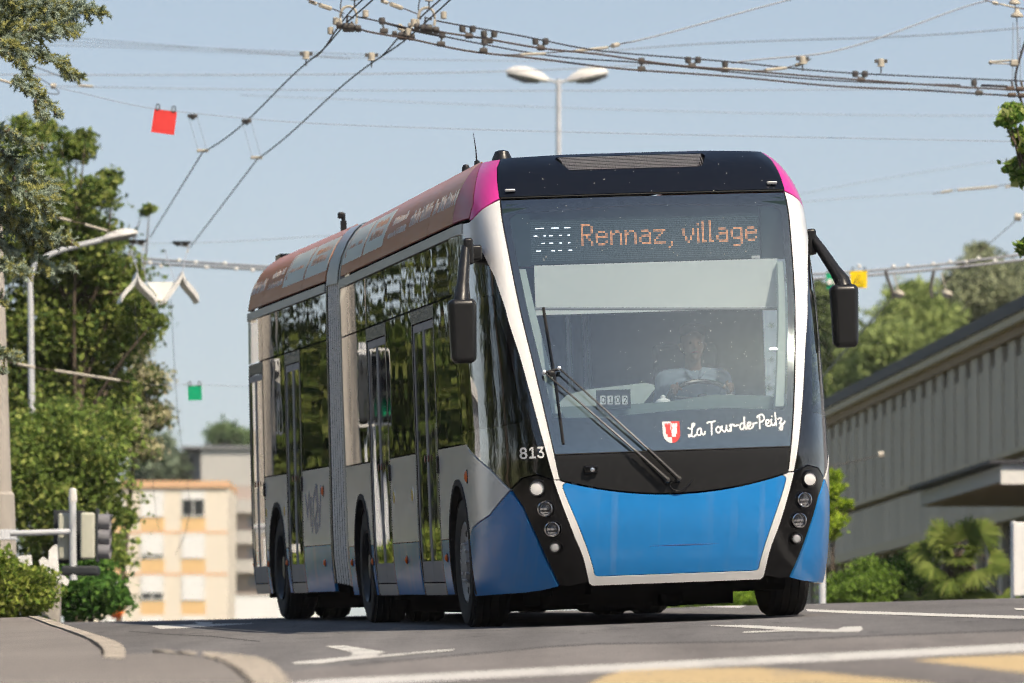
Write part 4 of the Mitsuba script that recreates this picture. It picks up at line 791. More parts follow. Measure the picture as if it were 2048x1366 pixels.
strut('anchor_rope', 'anchor rope with fittings left of the upper right frog', [(745, -8, 57.4), (802, 15, 57.6), (840, 30, 57.7)], [((762, 1, 57.5), (776, 6, 57.5), .018), ((782, 8, 57.5), (803, 16, 57.6), .022)])
strut('bronze_strut', 'bronze strut crossing the wires below the double lamp', [(1010, 109, 59.4), (1075, 107, 60), (1147, 102, 60.3), (1200, 97, 60.6), (1232, 90, 60.8), (1262, 84, 61)], [((1040, 109, 59.8), (1090, 107, 60), .014), ((1150, 102, 60.3), (1215, 95, 60.6), .014), ((1225, 92, 60.7), (1236, 89, 60.8), .024)])
strut('bronze_strut', 'bronze strut under the insulator right of the double lamp', [(1436, 136, 61.4), (1490, 141, 61.6), (1563, 137, 62), (1600, 128, 62.2), (1622, 118, 62.4)], [((1445, 137, 61.4), (1500, 141, 61.6), .013), ((1530, 140, 61.8), (1572, 136, 62), .016), ((1592, 131, 62.2), (1612, 124, 62.3), .02)])
wire('span_wire', 'grey stay rising from the strut to the top edge', [(1262, 84, 61), (1300, 75, 61.4), (1440, 37, 62.6), (1590, -3, 64)], .0075, 'span', GS)
wire('span_wire', 'grey stay rising from the right insulator to the top right', [(1464, 126, 61.6), (1540, 117, 62), (1621, 110, 62.4), (1643, 107, 62.6), (1800, 61, 64), (1975, 2, 66)], .0075, 'span', GS)
wire('span_wire', 'thin wire from the conifer to the frog, upper of a pair', [(100, 72, 88), (350, 92, 86), (700, 118, 84)], .0052, 'span', GS)
wire('span_wire', 'thin wire from the conifer to the frog, lower of a pair', [(110, 82, 90), (350, 94, 88), (760, 110, 86)], .0052, 'span', GS)
wire('span_wire', 'thin wire passing just below the frog towards the lamp', [(90, 90, 92), (400, 102, 90), (800, 118, 88), (1120, 122, 88)], .0052, 'span', GS)
wire('span_wire', 'thin wire rising past the double lamp to the right edge', [(-20, 149, 90), (350, 150, 90), (800, 147, 90), (1027, 142, 90), (1300, 95 + 34, 90)], .0075, 'span', GS)
wire('span_wire', 'thin wire slanting up to the upper right edge', [(1180, 106, 88), (1300, 95, 88), (1665, 78, 86), (2070, 53, 84)], .0075, 'span', GS)
wire('span_wire', 'thin level wire across the whole sky at lamp height', [(105, 172, 88), (350, 177, 88), (800, 181, 88), (1300, 181, 88), (1700, 179, 88), (2070, 176, 88)], .0056, 'span', GS)
wire('span_wire', 'thin wire carrying the red plate', [(60, 168, 64), (200, 195, 64), (303, 217, 64), (355, 223, 64), (492, 237, 64), (800, 254, 64), (1300, 268, 64), (2070, 284, 64)], .0032, 'span', GS)
wire('span_wire', 'faint wire sloping right below the level wire', [(480, 190, 100), (1000, 211, 100), (1300, 221, 100), (2070, 231, 100)], .0052, 'span', GS)
wire('span_wire', 'faint wire rising right of the bus roof', [(1590, 405, 110), (1760, 392, 110), (1880, 385, 110)], .0052, 'span', GS)
wire('span_wire', 'faint lower wire right of the bus roof', [(1600, 388, 120), (1800, 352, 120), (2070, 312, 120)], .0052, 'span', GS)
strut('bronze_strut', 'pale strut at the right edge above the hill trees', [(1866, 388, 92), (1900, 382, 92), (1960, 375, 92), (2070, 362, 92)], [((1882, 385, 92), (1905, 381, 92), .02), ((1915, 380, 92), (1995, 373, 92), .02), ((2010, 374, 92), (2030, 371, 92), .018)])
strut('bronze_strut', 'pale strut crossing the tree crown above the left lamp head', [(80, 428, 84), (160, 446, 84), (230, 465, 84)], [((120, 436, 84), (142, 442, 84), .02), ((170, 449, 84), (215, 462, 84), .018)])
strut('bronze_strut', 'pale strut crossing the middle of the left tree', [(10, 722, 78), (60, 733, 78), (140, 746, 78), (260, 764, 78)], [((36, 728, 78), (70, 735, 78), .02), ((110, 741, 78), (240, 761, 78), .018)])
strut('bronze_strut', 'pale strut at the left edge beneath the conifer branch', [(-10, 156, 70), (28, 168, 70), (104, 172, 72), (170, 172, 76)], [((-6, 158, 70), (26, 167, 70), .016), ((102, 172, 72), (112, 172, 72), .035), ((160, 171, 75), (184, 173, 76), .018)])
for (hx, hy, bx, by, nm) in ((935, 58, 938, 72, 'first'), (978, 68, 978, 82, 'second'), (1081, 83, 1082, 96, 'third'), (1386, 120, 1384, 132, 'fourth'), (1720, 148, 1722, 160, 'fifth')):
    hanger(hx, hy, bx, by, 59.5 + (hx - 900) * .005, f'{nm} two-knob hanger along the upper crossing wires', 'hangers along the crossing line')
for (hx, hy, bx, by, nm) in ((764, 42, 768, 62, 'first'), (969, 84, 967, 101, 'third'), (884, 70, 882, 88, 'second'), (1283, 122, 1283, 138, 'fourth'), (1450, 128, 1450, 140, 'fifth'), (1948, 166, 1958, 186, 'last')):
    hanger(hx, hy, bx, by, 58.6 + (hx - 760) * .005, f'{nm} dark rod hanger along the lower crossing wires', 'rod hangers along the crossing line', False)
for px, py, Y, nm in ((612, 116, 62, 'left contact wire below the left frog'), (743, 119, 61.6, 'right contact wire below the right frog'), (1605, 126, 62.2, 'strut end at upper right'), (1762, 131, 63, 'crossing line far right'), (709, -2, 57.6, 'left frog at the top edge'), (858, 0, 56.6, 'right frog at the top edge')):
    bell(px, py, Y, .15, f'pale bell insulator on the {nm}', 'bell insulators on the wires')
for px, py, Y, nm in ((697, 36, 58, 'left'), (853, 39, 57.5, 'right')):
    k = fitting('wire_frog', f'{nm} wire frog with a pale insulating bow at the top edge', 'wire frog', 'wire frogs above the bus'); c = at(px, py, Y)
    put('bow', tube(smoothline([c + np.array(q) for q in ((-.07, 0, -.06), (-.065, 0, .07), (-.04, 0, .10), (.04, 0, .10), (.065, 0, .07), (.07, 0, -.06))], 16), .014, 6), 'insulator', k, 40)
    put('block', cat([rbox(c + np.array([0, 0, -.09]), (.12, .3, .06), .02, n=8), rbox(c + np.array([.09, 0, -.10]), (.06, .2, .05), .015, n=8), rbox(c + np.array([-.09, 0, -.07]), (.05, .2, .05), .015, n=8)]), 'fitting', k, 30)
    put('lever', cat([tube([c + np.array([-.02, 0, -.08]), c + np.array([-.01, 0, .02]), c + np.array([.05, 0, .0])], .012, 6), tube(smoothline([c + np.array(q) for q in ((-.05, 0, .0), (-.075, 0, .12), (-.04, 0, .24), (0.0, 0, .3))], 10), .006, 5)]), 'wire', k, 30)
    for q in ((.16, 0, .04), (-.12, 0, -.03), (-.17, 0, -.12)): put('knob', lathe([(0, .04), (.03, .03), (.03, -.03), (0, -.04)], c + np.array(q), (0, 0, 1), 10), 'insulator', k, 40)
k = fitting('wire_crossing', 'dark crossing piece where the right route wire meets the lowest crossing wire', 'wire crossing'); c = at(806, 72, 59.2)
put('block', cat([rbox(c, (.10, .3, .05), .02, n=8), rbox(c + np.array([.08, 0, -.01]), (.07, .2, .05), .015, n=8), rbox(c + np.array([-.08, 0, .02]), (.05, .2, .04), .012, n=8)]), 'fitting', k, 30)
for q in ((-.03, 0, .09), (.07, 0, .1), (.0, 0, .07)): put('knob', lathe([(0, .03), (.025, .02), (.025, -.03), (0, -.04)], c + np.array(q), (0, 0, 1), 10), 'insulator', k, 40)
for px, py, Y, px2, py2, nm in ((385, 232, 72, 405, 303, 'left'), (493, 242, 72, 513, 317, 'right')):
    k = fitting('pull_off', f'{nm} pull-off bracket with two thin rods holding a contact wire', 'pull-off', 'pull-off brackets left of the bus'); a, b = at(px, py, Y), at(px2, py2, Y)
    put('plate', cat([rbox(a, (.12, .06, .04), .012, n=8), lathe([(0, .02), (.05, .012), (.02, -.04), (0, -.05)], a, (0, 0, 1), 10)]), 'fitting', k, 30)
    for s in (-1, 1): put('rod', tube([a + np.array([s * .05, 0, 0]), b + np.array([s * .05, 0, .02])], .003, 4), 'span', k)
    put('clamp', cat([rbox(b + np.array([s * .045, 0, .01]), (.05, .05, .035), .01, n=8) for s in (-1, 0, 1)]), 'insulator', k, 30)
for px, py, nm in ((274, 482, 'left'), (363, 485, 'right')):
    k = fitting('pull_off', f'{nm} small dark pull-off above the white wire pan', 'pull-off', 'pull-off brackets above the wire pan'); c = at(px, py, 88)
    put('plate', cat([lathe([(0, .01), (.09, .012), (.03, -.04), (0, -.06)], c + np.array([s * .06, 0, 0]), (0, 0, 1), 10) for s in (-1, 1)]), 'fitting', k, 30)
    put('bar', tube([c + np.array([-.06, 0, -.03]), c + np.array([.10, 0, -.06]), c + np.array([.09, 0, -.14])], .016, 6), 'insulator', k, 30)
# white wire pan
k = thing('wire_pan', 'white W-shaped wire catching pan hanging above the road left of the bus', 'wire pan')
for arm in ([(243, 592), (252, 577), (264, 565), (275, 541)], [(275, 541), (290, 568), (303, 580), (314, 594)], [(330, 594), (343, 578), (352, 566), (366, 540)], [(366, 540), (379, 566), (388, 576), (398, 592)]):
    a = smoothline(np.array([at(x, y, 80.) for x, y in arm]), 10); th = np.array([0, 0, -.012]); d = np.array([-.12, 1.0, 0])
    rows = [a, a + d, a + d + th - np.array([0, 0, .03]), a + np.array([0, 0, -.085])]
    v = np.vstack(rows); n = 10; f = []
    for r in range(4):
        for i in range(n - 1): p_, q_ = r * n + i, ((r + 1) % 4) * n + i; f += [[p_, p_ + 1, q_ + 1], [p_, q_ + 1, q_]]
    f += [[0, n, 2 * n], [0, 2 * n, 3 * n], [n - 1, 3 * n - 1, 2 * n - 1], [n - 1, 4 * n - 1, 3 * n - 1]]
    put('pan_arm', trimesh.Trimesh(v, f, process=False), 'funnel', k)
pl_ = Polygon([(at(x, y, 80.2)[0], at(x, y, 80.2)[2]) for x, y in ((294, 565), (350, 564), (330, 590), (330, 601), (313, 601), (314, 590))]); mm = extr(pl_, .04)
put('pan_plate', trimesh.Trimesh(mm.vertices[:, [0, 2, 1]] + np.array([0, 80.2, 0]), mm.faces, process=False), 'funnel', k)
for a, b in (((275, 541), (262, 500)), ((366, 540), (374, 500)), ((294, 565), (282, 505)), ((350, 564), (330, 500))): put('suspension_rod', tube(pth((*a, 80.1), (*b, 82), n=3), .006, 5), 'span', k)
# the far line behind the bus
for dz, nm in ((0, 'upper'), (9, 'lower')):
    wire('contact_wire', f'{nm} far wire passing behind the bus below its roof line', [(120, 500 + dz, 98), (250, 514 + dz, 97), (530, 533 + dz * .7, 96), (1000, 549 + dz, 96), (1640, 548 + dz, 96), (1850, 532 + dz, 96), (2070, 505 + dz * 1.3, 96)], .022, 'span', 'far wires behind the bus', n=50)
rs_ = np.random.default_rng(5)
for i, (x, y) in enumerate([(182, 508), (205, 512), (300, 525), (322, 532), (358, 520), (391, 524), (413, 534), (449, 526), (472, 537), (505, 540), (1718, 532), (1787, 532), (1815, 531), (1866, 527), (1900, 523), (1932, 524), (1957, 516), (1990, 521)]):
    c = at(x, y, 95.8); tag(put('wire_clamp', lathe([(0, .03), (.03, .02), (.035, -.02), (0, -.04)], c, (0, 0, 1), 8), 'funnel', smooth=40), 'small pale clamp on the far wires behind the bus', 'clamp', 'clamps on the far wires')
for x, nm in ((1772, 'left'), (1868, 'right')):
    k = fitting('wire_hook', f'{nm} dark curved hook with a pale insulator right of the mirror', 'hook', 'hooks under the far wires')
    put('hook_arm', tube(pth((x, 540, 94), (x - 4 + (8 if nm == 'left' else 0), 560, 94), (x + (12 if nm == 'left' else -6), 580, 94), (x + (14 if nm == 'left' else -4), 596, 94)), .028, 6), 'fitting', k, 30)
    put('cap', cat([lathe([(0, .06), (.07, .05), (.09, .0), (.05, -.06), (0, -.07)], at(x + 26, 588, 94), (.3, 0, 1), 12), tube(pth((x + 14, 545, 94), (x + 24, 580, 94), n=3), .012, 5)]), 'insulator', k, 40)
wire('span_wire', 'stay running down behind the right mirror', [(1790, 590, 94), (1730, 656, 98), (1640, 760, 104)], .01, 'span', GS)
strut('bronze_strut', 'thin stay with a round end in front of the school wall', [(1650, 934, 92), (1700, 925, 92), (1762, 909, 92)], [((1757, 910, 92), (1768, 908, 92), .05)])
# hanging assembly at the right edge
k = thing('feeder_drop', 'vertical feeder drop with insulators at the upper right edge', 'feeder drop')
put('drop_cable', tube(pth((2062, 60, 64.6), (2048, 90, 64.6), (2040, 116, 64.6), (2034, 137, 64.6), (2031, 153, 64.6), (2034, 177, 64.6), (2042, 201, 64.6), (2058, 235, 64.6)), .014, 6), 'wire', k, True)
for px, py, s in ((2029, 4, 1.), (2034, 30, 1.1)): put('bell', lathe([(.02, .08), (.03, .03), (.06 * s, -.0), (.062 * s, -.02), (0, -.03)], at(px, py, 64.6), (0, 0, 1), 12), 'insulator', k, 40)
put('rod', cat([tube(pth((2027, -5, 64.6), (2034, 40, 64.6), (2036, 120, 64.6), n=5), .007, 5), tube(pth((2026, 45, 64.6), (2025, 160, 64.6), n=3), .004, 4), tube(pth((2040, 75, 64.6), (2041, 170, 64.6), n=3), .004, 4)]), 'span', k)
put('bracket', cat([rbox(at(2028, 126, 64.6), (.08, .08, .07), .015, n=8), tube(pth((1981, 124, 64.6), (2020, 121, 64.6), n=3), .012, 6), tube(pth((1981, 126, 64.6), (2020, 128, 64.6), n=3), .008, 6), lathe([(0, .03), (.028, 0), (0, -.03)], at(1981, 125, 64.6), (0, 0, 1), 8)]), 'insulator', k, 30)
put('clamp', cat([rbox(at(x, y, 64.6), (.09, .08, .045), .012, n=8) for x, y in ((2020, 177, ), (2040, 178), (2024, 190), (2044, 191))] + [tube(pth((2023, 163, 64.6), (2026, 176, 64.6), n=3), .012, 6), tube(pth((2042, 163, 64.6), (2046, 178, 64.6), n=3), .012, 6)]), 'wire_bronze', k, 30)
strut('bronze_strut', 'pale strut in the top right corner', [(1960, -4, 64), (1990, 6, 64), (2032, 15, 64), (2070, 22, 64)], [((1985, 5, 64), (1996, 7, 64), .02), ((2000, 8, 64), (2030, 15, 64), .01)])
strut('bronze_strut', 'small insulator on a stay at the right edge above the hill trees', [(2070, 405, 92), (2036, 437, 92), (1975, 490, 92), (1900, 560, 94)], [((2029, 433, 92), (2042, 435, 92), .06)])
wire('trailing_cable', 'thin dark cable hanging down in front of the flats', [(342, 600, 80), (347, 700, 80), (355, 820, 80), (366, 910, 80), (378, 1000, 80), (350, 1110, 80)], .004, 'wire', n=20)
wire('trailing_cable', 'faint cable hanging in front of the left flats windows', [(270, 600, 80), (278, 700, 80), (300, 850, 80), (306, 960, 80), (318, 1060, 80)], .003, 'wire', n=20)
wire('span_wire', 'faint wire carrying the green plate', [(300, 770, 80), (390, 770, 80), (520, 776, 80)], .0032, 'span', GS)
wire('span_wire', 'faint wire level with the pull-offs left of the bus', [(280, 486, 88), (380, 486, 88), (640, 472, 88), (1000, 466, 88)], .004, 'span', GS)
# hanging plates
def plate(name, label, cs, Y, mat, th=.006):
    k = thing(name, label, 'sign'); p = np.array([at(x, y, Y) for x, y in cs]); v = np.vstack([p, p + np.array([0, th, 0])])
    f = [[0, 1, 2], [0, 2, 3], [4, 6, 5], [4, 7, 6]] + [x for i in range(4) for x in ([i, i + 4, (i + 1) % 4], [(i + 1) % 4, i + 4, (i + 1) % 4 + 4])]
    put('plate', trimesh.Trimesh(v, f, process=False), mat, k)
    for t in (.15, .85):
        c = p[0] + (p[1] - p[0]) * t; put('clip', tube([c + np.array([.02 * math.cos(a), -.01, .025 + .03 * math.sin(a)]) for a in np.linspace(0, 6.28, 10)], .007, 5), 'fitting', k, 40)
    return k
plate('red_plate', 'plain red square plate clipped to a thin wire', [(309, 218), (354, 224), (348, 270), (302, 264)], 64, 'sign_red')
plate('green_plate', 'plain green square plate hanging left of the bus rear', [(375, 772), (403, 771), (404, 800), (377, 801)], 80, 'sign_green')
kg = plate('green_plate', 'green plate partly hidden behind the right mirror arm', [(1652, 546), (1684, 545), (1684, 577), (1653, 578)], 94, 'sign_green')
put('lettering', cat([span_box(at(1655, 558, 93.97), at(1664, 569, 93.96)), span_box(at(1667, 558, 93.97), at(1676, 569, 93.96))]), 'funnel', kg)
ky = plate('yellow_plate', 'yellow plate with a faint triangle right of the mirror arm', [(1700, 542), (1734, 541), (1734, 576), (1701, 576)], 94, 'sign_yellow')
put('triangle', tube([at(1708, 566, 93.95), at(1718, 549, 93.95), at(1728, 566, 93.95), at(1708, 566, 93.95)], .008, 5), 'wire_bronze', ky)
# ------------------------------------------------------------------ lamps, poles, signals
k = thing('street_lamp', 'double street lamp with two pale heads rising behind the bus roof', 'street lamp'); Y = 118.
put('pole', tube([at(1117.5, 1240, Y), at(1117.5, 700, Y), at(1117, 158, Y)], [.075, .065, .048], 12), 'lamp_post', k, True)
for pts in ([(1117, 166), (1105, 162), (1092, 158)], [(1117, 166), (1128, 162), (1140, 158)]): put('arm', tube(pth(*[(x, y, Y) for x, y in pts]), .03, 8), 'lamp_post', k, True)
def lamp_head(p0, p1, w, h, key, lens):
    p0, p1 = np.asarray(p0), np.asarray(p1); n = 14; t = np.linspace(0, 1, n); prof = np.sin(np.pi * np.clip(t * .92 + .06, 0, 1)) ** .55
    d = (p1 - p0); an = np.linspace(0, 2 * math.pi, 15)[:-1]; v = []
    for ti, pr in zip(t, prof):
        c = p0 + d * ti
        for a in an: v.append(c + np.array([0, 1, 0]) * w * pr * math.cos(a) + np.array([0, 0, 1]) * (h * pr * math.sin(a) * (1. if math.sin(a) > 0 else .25)))
    f = [x for i in range(n - 1) for j in range(14) for x in ([i * 14 + j, i * 14 + (j + 1) % 14, (i + 1) * 14 + (j + 1) % 14], [i * 14 + j, (i + 1) * 14 + (j + 1) % 14, (i + 1) * 14 + j])]
    f += [[0, (j + 1) % 14, j] for j in range(1, 13)]
    m = trimesh.Trimesh(v, f, process=False); put('lamp_head', m, 'lamp_head', key, 40)
    put('diffuser', tube([p0 + d * .2 + np.array([0, 0, -h * .15]), p0 + d * .55 + np.array([0, 0, -h * .25]), p0 + d * .97 + np.array([0, 0, -h * .1])], [h * .2, h * .4, h * .25], 8), 'visor', key, 40)
lamp_head(at(1096, 163, Y), at(1012, 145, Y), .17, .20, k, None); lamp_head(at(1136, 163, Y), at(1216, 146, Y), .17, .20, k, None)
k = thing('street_lamp', 'slim pale street lamp with one head in front of the left tree', 'street lamp'); Y = 92.
put('pole', tube(smoothline([at(68, 1150, Y), at(65, 900, Y), at(62, 700, Y), at(60, 580, Y), at(62, 545, Y), at(70, 530, Y)], 30), np.linspace(.058, .042, 30), 12), 'lamp_post', k, True)
put('arm', tube(pth((68, 533, Y), (100, 510, Y), (170, 488, Y), (215, 476, Y)), .042, 10), 'lamp_post', k, True)
lamp_head(at(205, 480, Y), at(276, 466, Y), .14, .11, k, None)
k = thing('concrete_pole', 'thick round concrete pole at the left edge', 'pole'); Y = 70.
zz = lambda x, y: at(x, y, Y)
put('shaft', lathe([(.14, zz(0, 420)[2]), (.165, zz(0, 984)[2]), (.195, zz(0, 990)[2]), (.205, zz(0, 1260)[2])], (at(14, 0, Y)[0], Y, 0), (-.032, 0, 1), 28), 'concrete', k, 40)
put('band', lathe([(.208, zz(0, 1060)[2]), (.212, zz(0, 1061)[2]), (.212, zz(0, 1080)[2]), (.206, zz(0, 1081)[2])], (at(14, 0, Y)[0], Y, 0), (-.032, 0, 1), 28), 'lamp_post', k, 40)
k = thing('traffic_signal', 'two traffic signals seen from behind on a pipe held by the concrete pole', 'traffic signal'); Y = 69.
put('bracket_arm', tube(pth((20, 1067, Y), (146, 1063, Y), n=4), .034, 10), 'lamp_post', k, True)
put('pipe', tube([at(147, 1160, Y), at(145, 1000, Y), at(145, 985, Y)], [.045, .04, .036], 12), 'lamp_post', k, True)
put('cap', lathe([(.045, -.08), (.05, -.04), (.042, .06), (.03, .075), (0, .08)], at(145.5, 990, Y), (0, 0, 1), 16), 'lamp_head', k, 40)
put('signal_body', rbox((at(126, 1072, Y)[0], Y + .2, at(126, 1072, Y)[2]), (.13, .22, .52), .03), 'signal_back', k, 35)
put('back_board', rbox((at(124, 1072, Y)[0], Y + .33, at(124, 1072, Y)[2]), (.24, .03, .60), .012), 'signal_dark', k, 35)
put('back_board', rbox((at(158, 1070, Y)[0], Y + .28, at(158, 1070, Y)[2]), (.10, .05, .56), .012), 'signal_dark', k, 35)
b2 = np.array([at(176, 1072, Y)[0], Y, at(176, 1072, Y)[2]]); put('signal_body', rbox(b2, (.16, .2, .52), .03), 'signal_back', k, 35)
put('back_board', rbox(b2 + np.array([.10, .1, .01]), (.03, .30, .60), .01), 'signal_dark', k, 35)
for i in (1, 0, -1): put('visor', lathe([(.085, 0), (.085, .15), (.078, .15), (.078, 0)], b2 + np.array([.10, .05, i * .165]), (1, -.1, -.05), 16), 'visor', k, 40)
put('lower_box', cat([rbox((at(160, 1141, Y)[0], Y + .1, at(160, 1141, Y)[2]), (.42, .3, .11), .03)]), 'signal_dark', k, 35)
# signal facing the bus, further left: the one mirrored green in the bus windows
k = thing('traffic_signal', 'traffic signal showing green left of the frame, mirrored in the bus windows', 'traffic signal'); c = np.array([-8.0, 77., 4.0])
put('post', tube([c + np.array([0, .15, -4.]), c + np.array([0, .15, .6])], .06, 10), 'lamp_post', k, True)
put('housing', rbox(c, (.30, .2, .86), .05), 'signal_dark', k, 35)
put('border', cat([box(c + np.array([s * .2, -.02, 0]), (.03, .02, .96)) for s in (-1, 1)] + [box(c + np.array([0, -.02, s * .48]), (.41, .02, .03)) for s in (-1, 1)]), 'sign_white', k)
for i, m_ in ((.27, 'signal_dark'), (0, 'signal_dark'), (-.27, 'sign_green')):
    kk = put('lens', lathe([(0, .02), (.09, .012), (.12, 0)], c + np.array([0, -.11, i]), (0, -1, 0), 20), m_, k, 40)
    if i < 0: scene[kk]['emitter'] = emit((.02, .9, .35))
    put('visor', lathe([(.13, 0), (.13, .16), (.122, .16), (.122, 0)], c + np.array([0, -.1, i]), (0, -1, 0), 16), 'signal_dark', k, 40)
k = thing('direction_sign', 'white finger signs on a short post behind the hedge', 'sign')
def finger(cs, Y, t=.04):
    p = np.array([at(x, y, Y) for x, y in cs]); pg = Polygon([(q[0], q[2]) for q in p]).buffer(.012, join_style=1); m = extr(pg, t)
    return trimesh.Trimesh(m.vertices[:, [0, 2, 1]] + np.array([0, Y, 0]), m.faces, process=False)
put('finger', finger([(80, 1122), (86, 1116), (100, 1125), (114, 1138), (118, 1152), (112, 1160), (100, 1142), (84, 1132)], 67), 'sign_white', k)
put('finger', finger([(100, 1102), (107, 1094), (112, 1091), (115, 1140), (118, 1150), (128, 1154), (136, 1162), (133, 1169), (122, 1164), (110, 1160), (106, 1135), (99, 1128)], 67.15), 'sign_white', k)
put('finger', finger([(38, 1114), (60, 1112), (62, 1128), (40, 1134)], 67.1), 'sign_white', k)
k = thing('stone_pillar', 'short pale stone pillar between the hedge and the bushes', 'pillar'); c = at(100, 1245, 67.5)
put('pillar', rbox(c + np.array([0, 0.15, .24]), (.20, .30, .62), .02), 'stone_block', k, 30)
k = thing('notice_board', 'white notice board on grey posts at the right edge', 'notice board'); Y = 84.
put('panel', rbox((at(2072, 1120, Y)[0], Y, at(2072, 1118, Y)[2]), (.62, .05, 1.0), .015), 'sign_white', k, 30)
for x in (2026, 2118): put('post', tube([at(x, 1235, Y + .05), at(x, 1042, Y + .05)], .035, 10), 'lamp_post', k, True)
k = thing('bollard', 'grey metal post standing right of the bus wheel', 'bollard')
put('post', lathe([(.042, -.5), (.042, .72), (.035, .76), (0, .77)], at(1644.5, 1204, 72), (0, 0, 1), 14), 'lamp_post', k, 40)
# ------------------------------------------------------------------ buildings
def bpt(d, Y, z): return np.stack([d - .0504 * Y, Y, z], -1)
def bbox(d0, d1, y0, y1, z0, z1):
    b = span_box((d0, y0, z0), (d1, y1, z1)); v = np.asarray(b.vertices); return trimesh.Trimesh(bpt(v[:, 0], v[:, 1], v[:, 2]), b.faces, process=False)
SC = thing('school_building', 'long grey concrete building with ribbed upper wall receding at right', 'building'); D0 = 18.2
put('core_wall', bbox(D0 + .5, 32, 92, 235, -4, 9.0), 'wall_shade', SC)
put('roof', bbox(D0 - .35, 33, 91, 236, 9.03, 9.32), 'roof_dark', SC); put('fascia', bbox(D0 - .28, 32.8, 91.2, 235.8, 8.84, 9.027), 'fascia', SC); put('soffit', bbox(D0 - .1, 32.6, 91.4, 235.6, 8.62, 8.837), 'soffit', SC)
y = 93.
while y < 234:
    if y > 125: put('wall_rib', bbox(D0, D0 + .45, y, y + 1.28, 6.16, 8.60), 'rib_concrete', SC)
    if y > 125: put('wall_panel', bbox(D0 + .035, D0 + .45, y + 1.283, y + 2.247, 6.16, 8.22), 'rib_concrete', SC)
    if y > 108: put('column', bbox(D0 + .26, D0 + .42, y, y + .62, -3, 4.60), 'rib_concrete', SC)
    y += 2.25
put('wall_band', bbox(D0 - .05, D0 + .46, 100, 235, 6.05, 6.155), 'fascia', SC)
y = 100.
while y < 232:
    put('band_panel', bbox(D0 + .06, D0 + .45, y + .03, y + 5.77, 4.85, 5.93), 'rib_concrete', SC); y += 5.8
put('wall_band', bbox(D0 - .02, D0 + .46, 100, 235, 4.61, 4.845), 'fascia', SC)
put('window_glass', bbox(D0 + .40, D0 + .47, 100, 235, .0, 4.60), 'window_dark', SC)
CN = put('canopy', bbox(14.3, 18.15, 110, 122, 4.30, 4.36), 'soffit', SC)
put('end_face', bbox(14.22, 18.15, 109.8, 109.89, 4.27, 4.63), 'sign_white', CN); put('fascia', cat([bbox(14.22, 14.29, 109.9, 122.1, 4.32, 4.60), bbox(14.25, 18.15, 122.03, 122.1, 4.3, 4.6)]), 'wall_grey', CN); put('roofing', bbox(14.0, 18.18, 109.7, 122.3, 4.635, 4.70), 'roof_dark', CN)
# flats at left
FL = thing('apartment_building', 'peach block of flats with white roller shutters beyond the crest', 'building'); Y = 400.
def fb(x0, y0, x1, y1, d0, d1): a, b = at(x0, y0, Y), at(x1, y1, Y); return span_box((a[0], Y + d0, min(a[2], b[2])), (b[0], Y + d1, max(a[2], b[2])))
put('wall', fb(150, 972, 455, 1330, 0, 12), 'wall_cream', FL)
put('parapet', fb(146, 962, 458, 975, -.25, 12), 'wall_band', FL)
for y in (1062, 1146): put('floor_band', fb(150, y, 455, y + 5, -.06, .0), 'wall_band', FL)
wr = np.random.default_rng(8)
for r, y in enumerate((985, 1068, 1152, 1236)):
    for c_, x in enumerate((204, 283, 365)):
        W = put('window', fb(x, y, x + 43, y + 46, -.02, .3), 'window_dark', FL)
        put('frame', cat([fb(x - 2, y - 2, x + 45, y, -.1, .02), fb(x - 2, y + 46, x + 45, y + 49, -.16, .02), fb(x - 2, y, x, y + 46, -.1, .02), fb(x + 43, y, x + 45, y + 46, -.1, .02), fb(x + 20.5, y, x + 22.5, y + 46, -.06, .0)]), 'window_frame', W)
        drop = 46 if (r, c_) in ((0, 1), (1, 2), (2, 2)) else (14 if (r, c_) == (0, 2) else 41 if r == 1 else 34 if (r, c_) == (2, 1) else 44)
        n_sl = max(2, int(drop / 3.4))
        put('roller_shutter', cat([fb(x + .3, y + i * drop / n_sl + .06, x + 42.7, y + (i + 1) * drop / n_sl - .04, -.09, -.05) for i in range(n_sl)]), 'shutter', W)
        put('parapet_panel', fb(x - 2, y + 50, x + 46, y + 77, -.05, -.001), 'wall_orange', FL)
GRY = thing('grey_building', 'pale grey flat-roofed block above the peach flats', 'building'); Y = 460.
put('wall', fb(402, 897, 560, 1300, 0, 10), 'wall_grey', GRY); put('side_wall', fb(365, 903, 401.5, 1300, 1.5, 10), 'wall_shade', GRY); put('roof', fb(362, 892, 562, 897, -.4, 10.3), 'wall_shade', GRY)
put('stair_opening', fb(372, 912, 384, 965, 1.3, 1.495), 'window_dark', GRY)
BRN = thing('brown_building', 'brown terraced building with white balconies beside the peach flats', 'building'); Y = 415.
put('wall', fb(456, 972, 540, 1330, 0, 8), 'wall_brown', BRN)
for y in (1000, 1062, 1120): put('balcony', fb(470, y, 540, y + 26, -1., -.02), 'wall_grey', BRN); put('window', fb(496, y + 32, 536, y + 54, -.05, .02), 'wall_shade', BRN)
LW = thing('garden_wall', 'low white wall beyond the crest behind the bus rear', 'wall'); Y = 300.
put('wall', fb(470, 1192, 640, 1300, 0, .4), 'shutter', LW); put('coping', fb(468, 1189, 642, 1191.8, -.06, .46), 'wall_grey', LW)
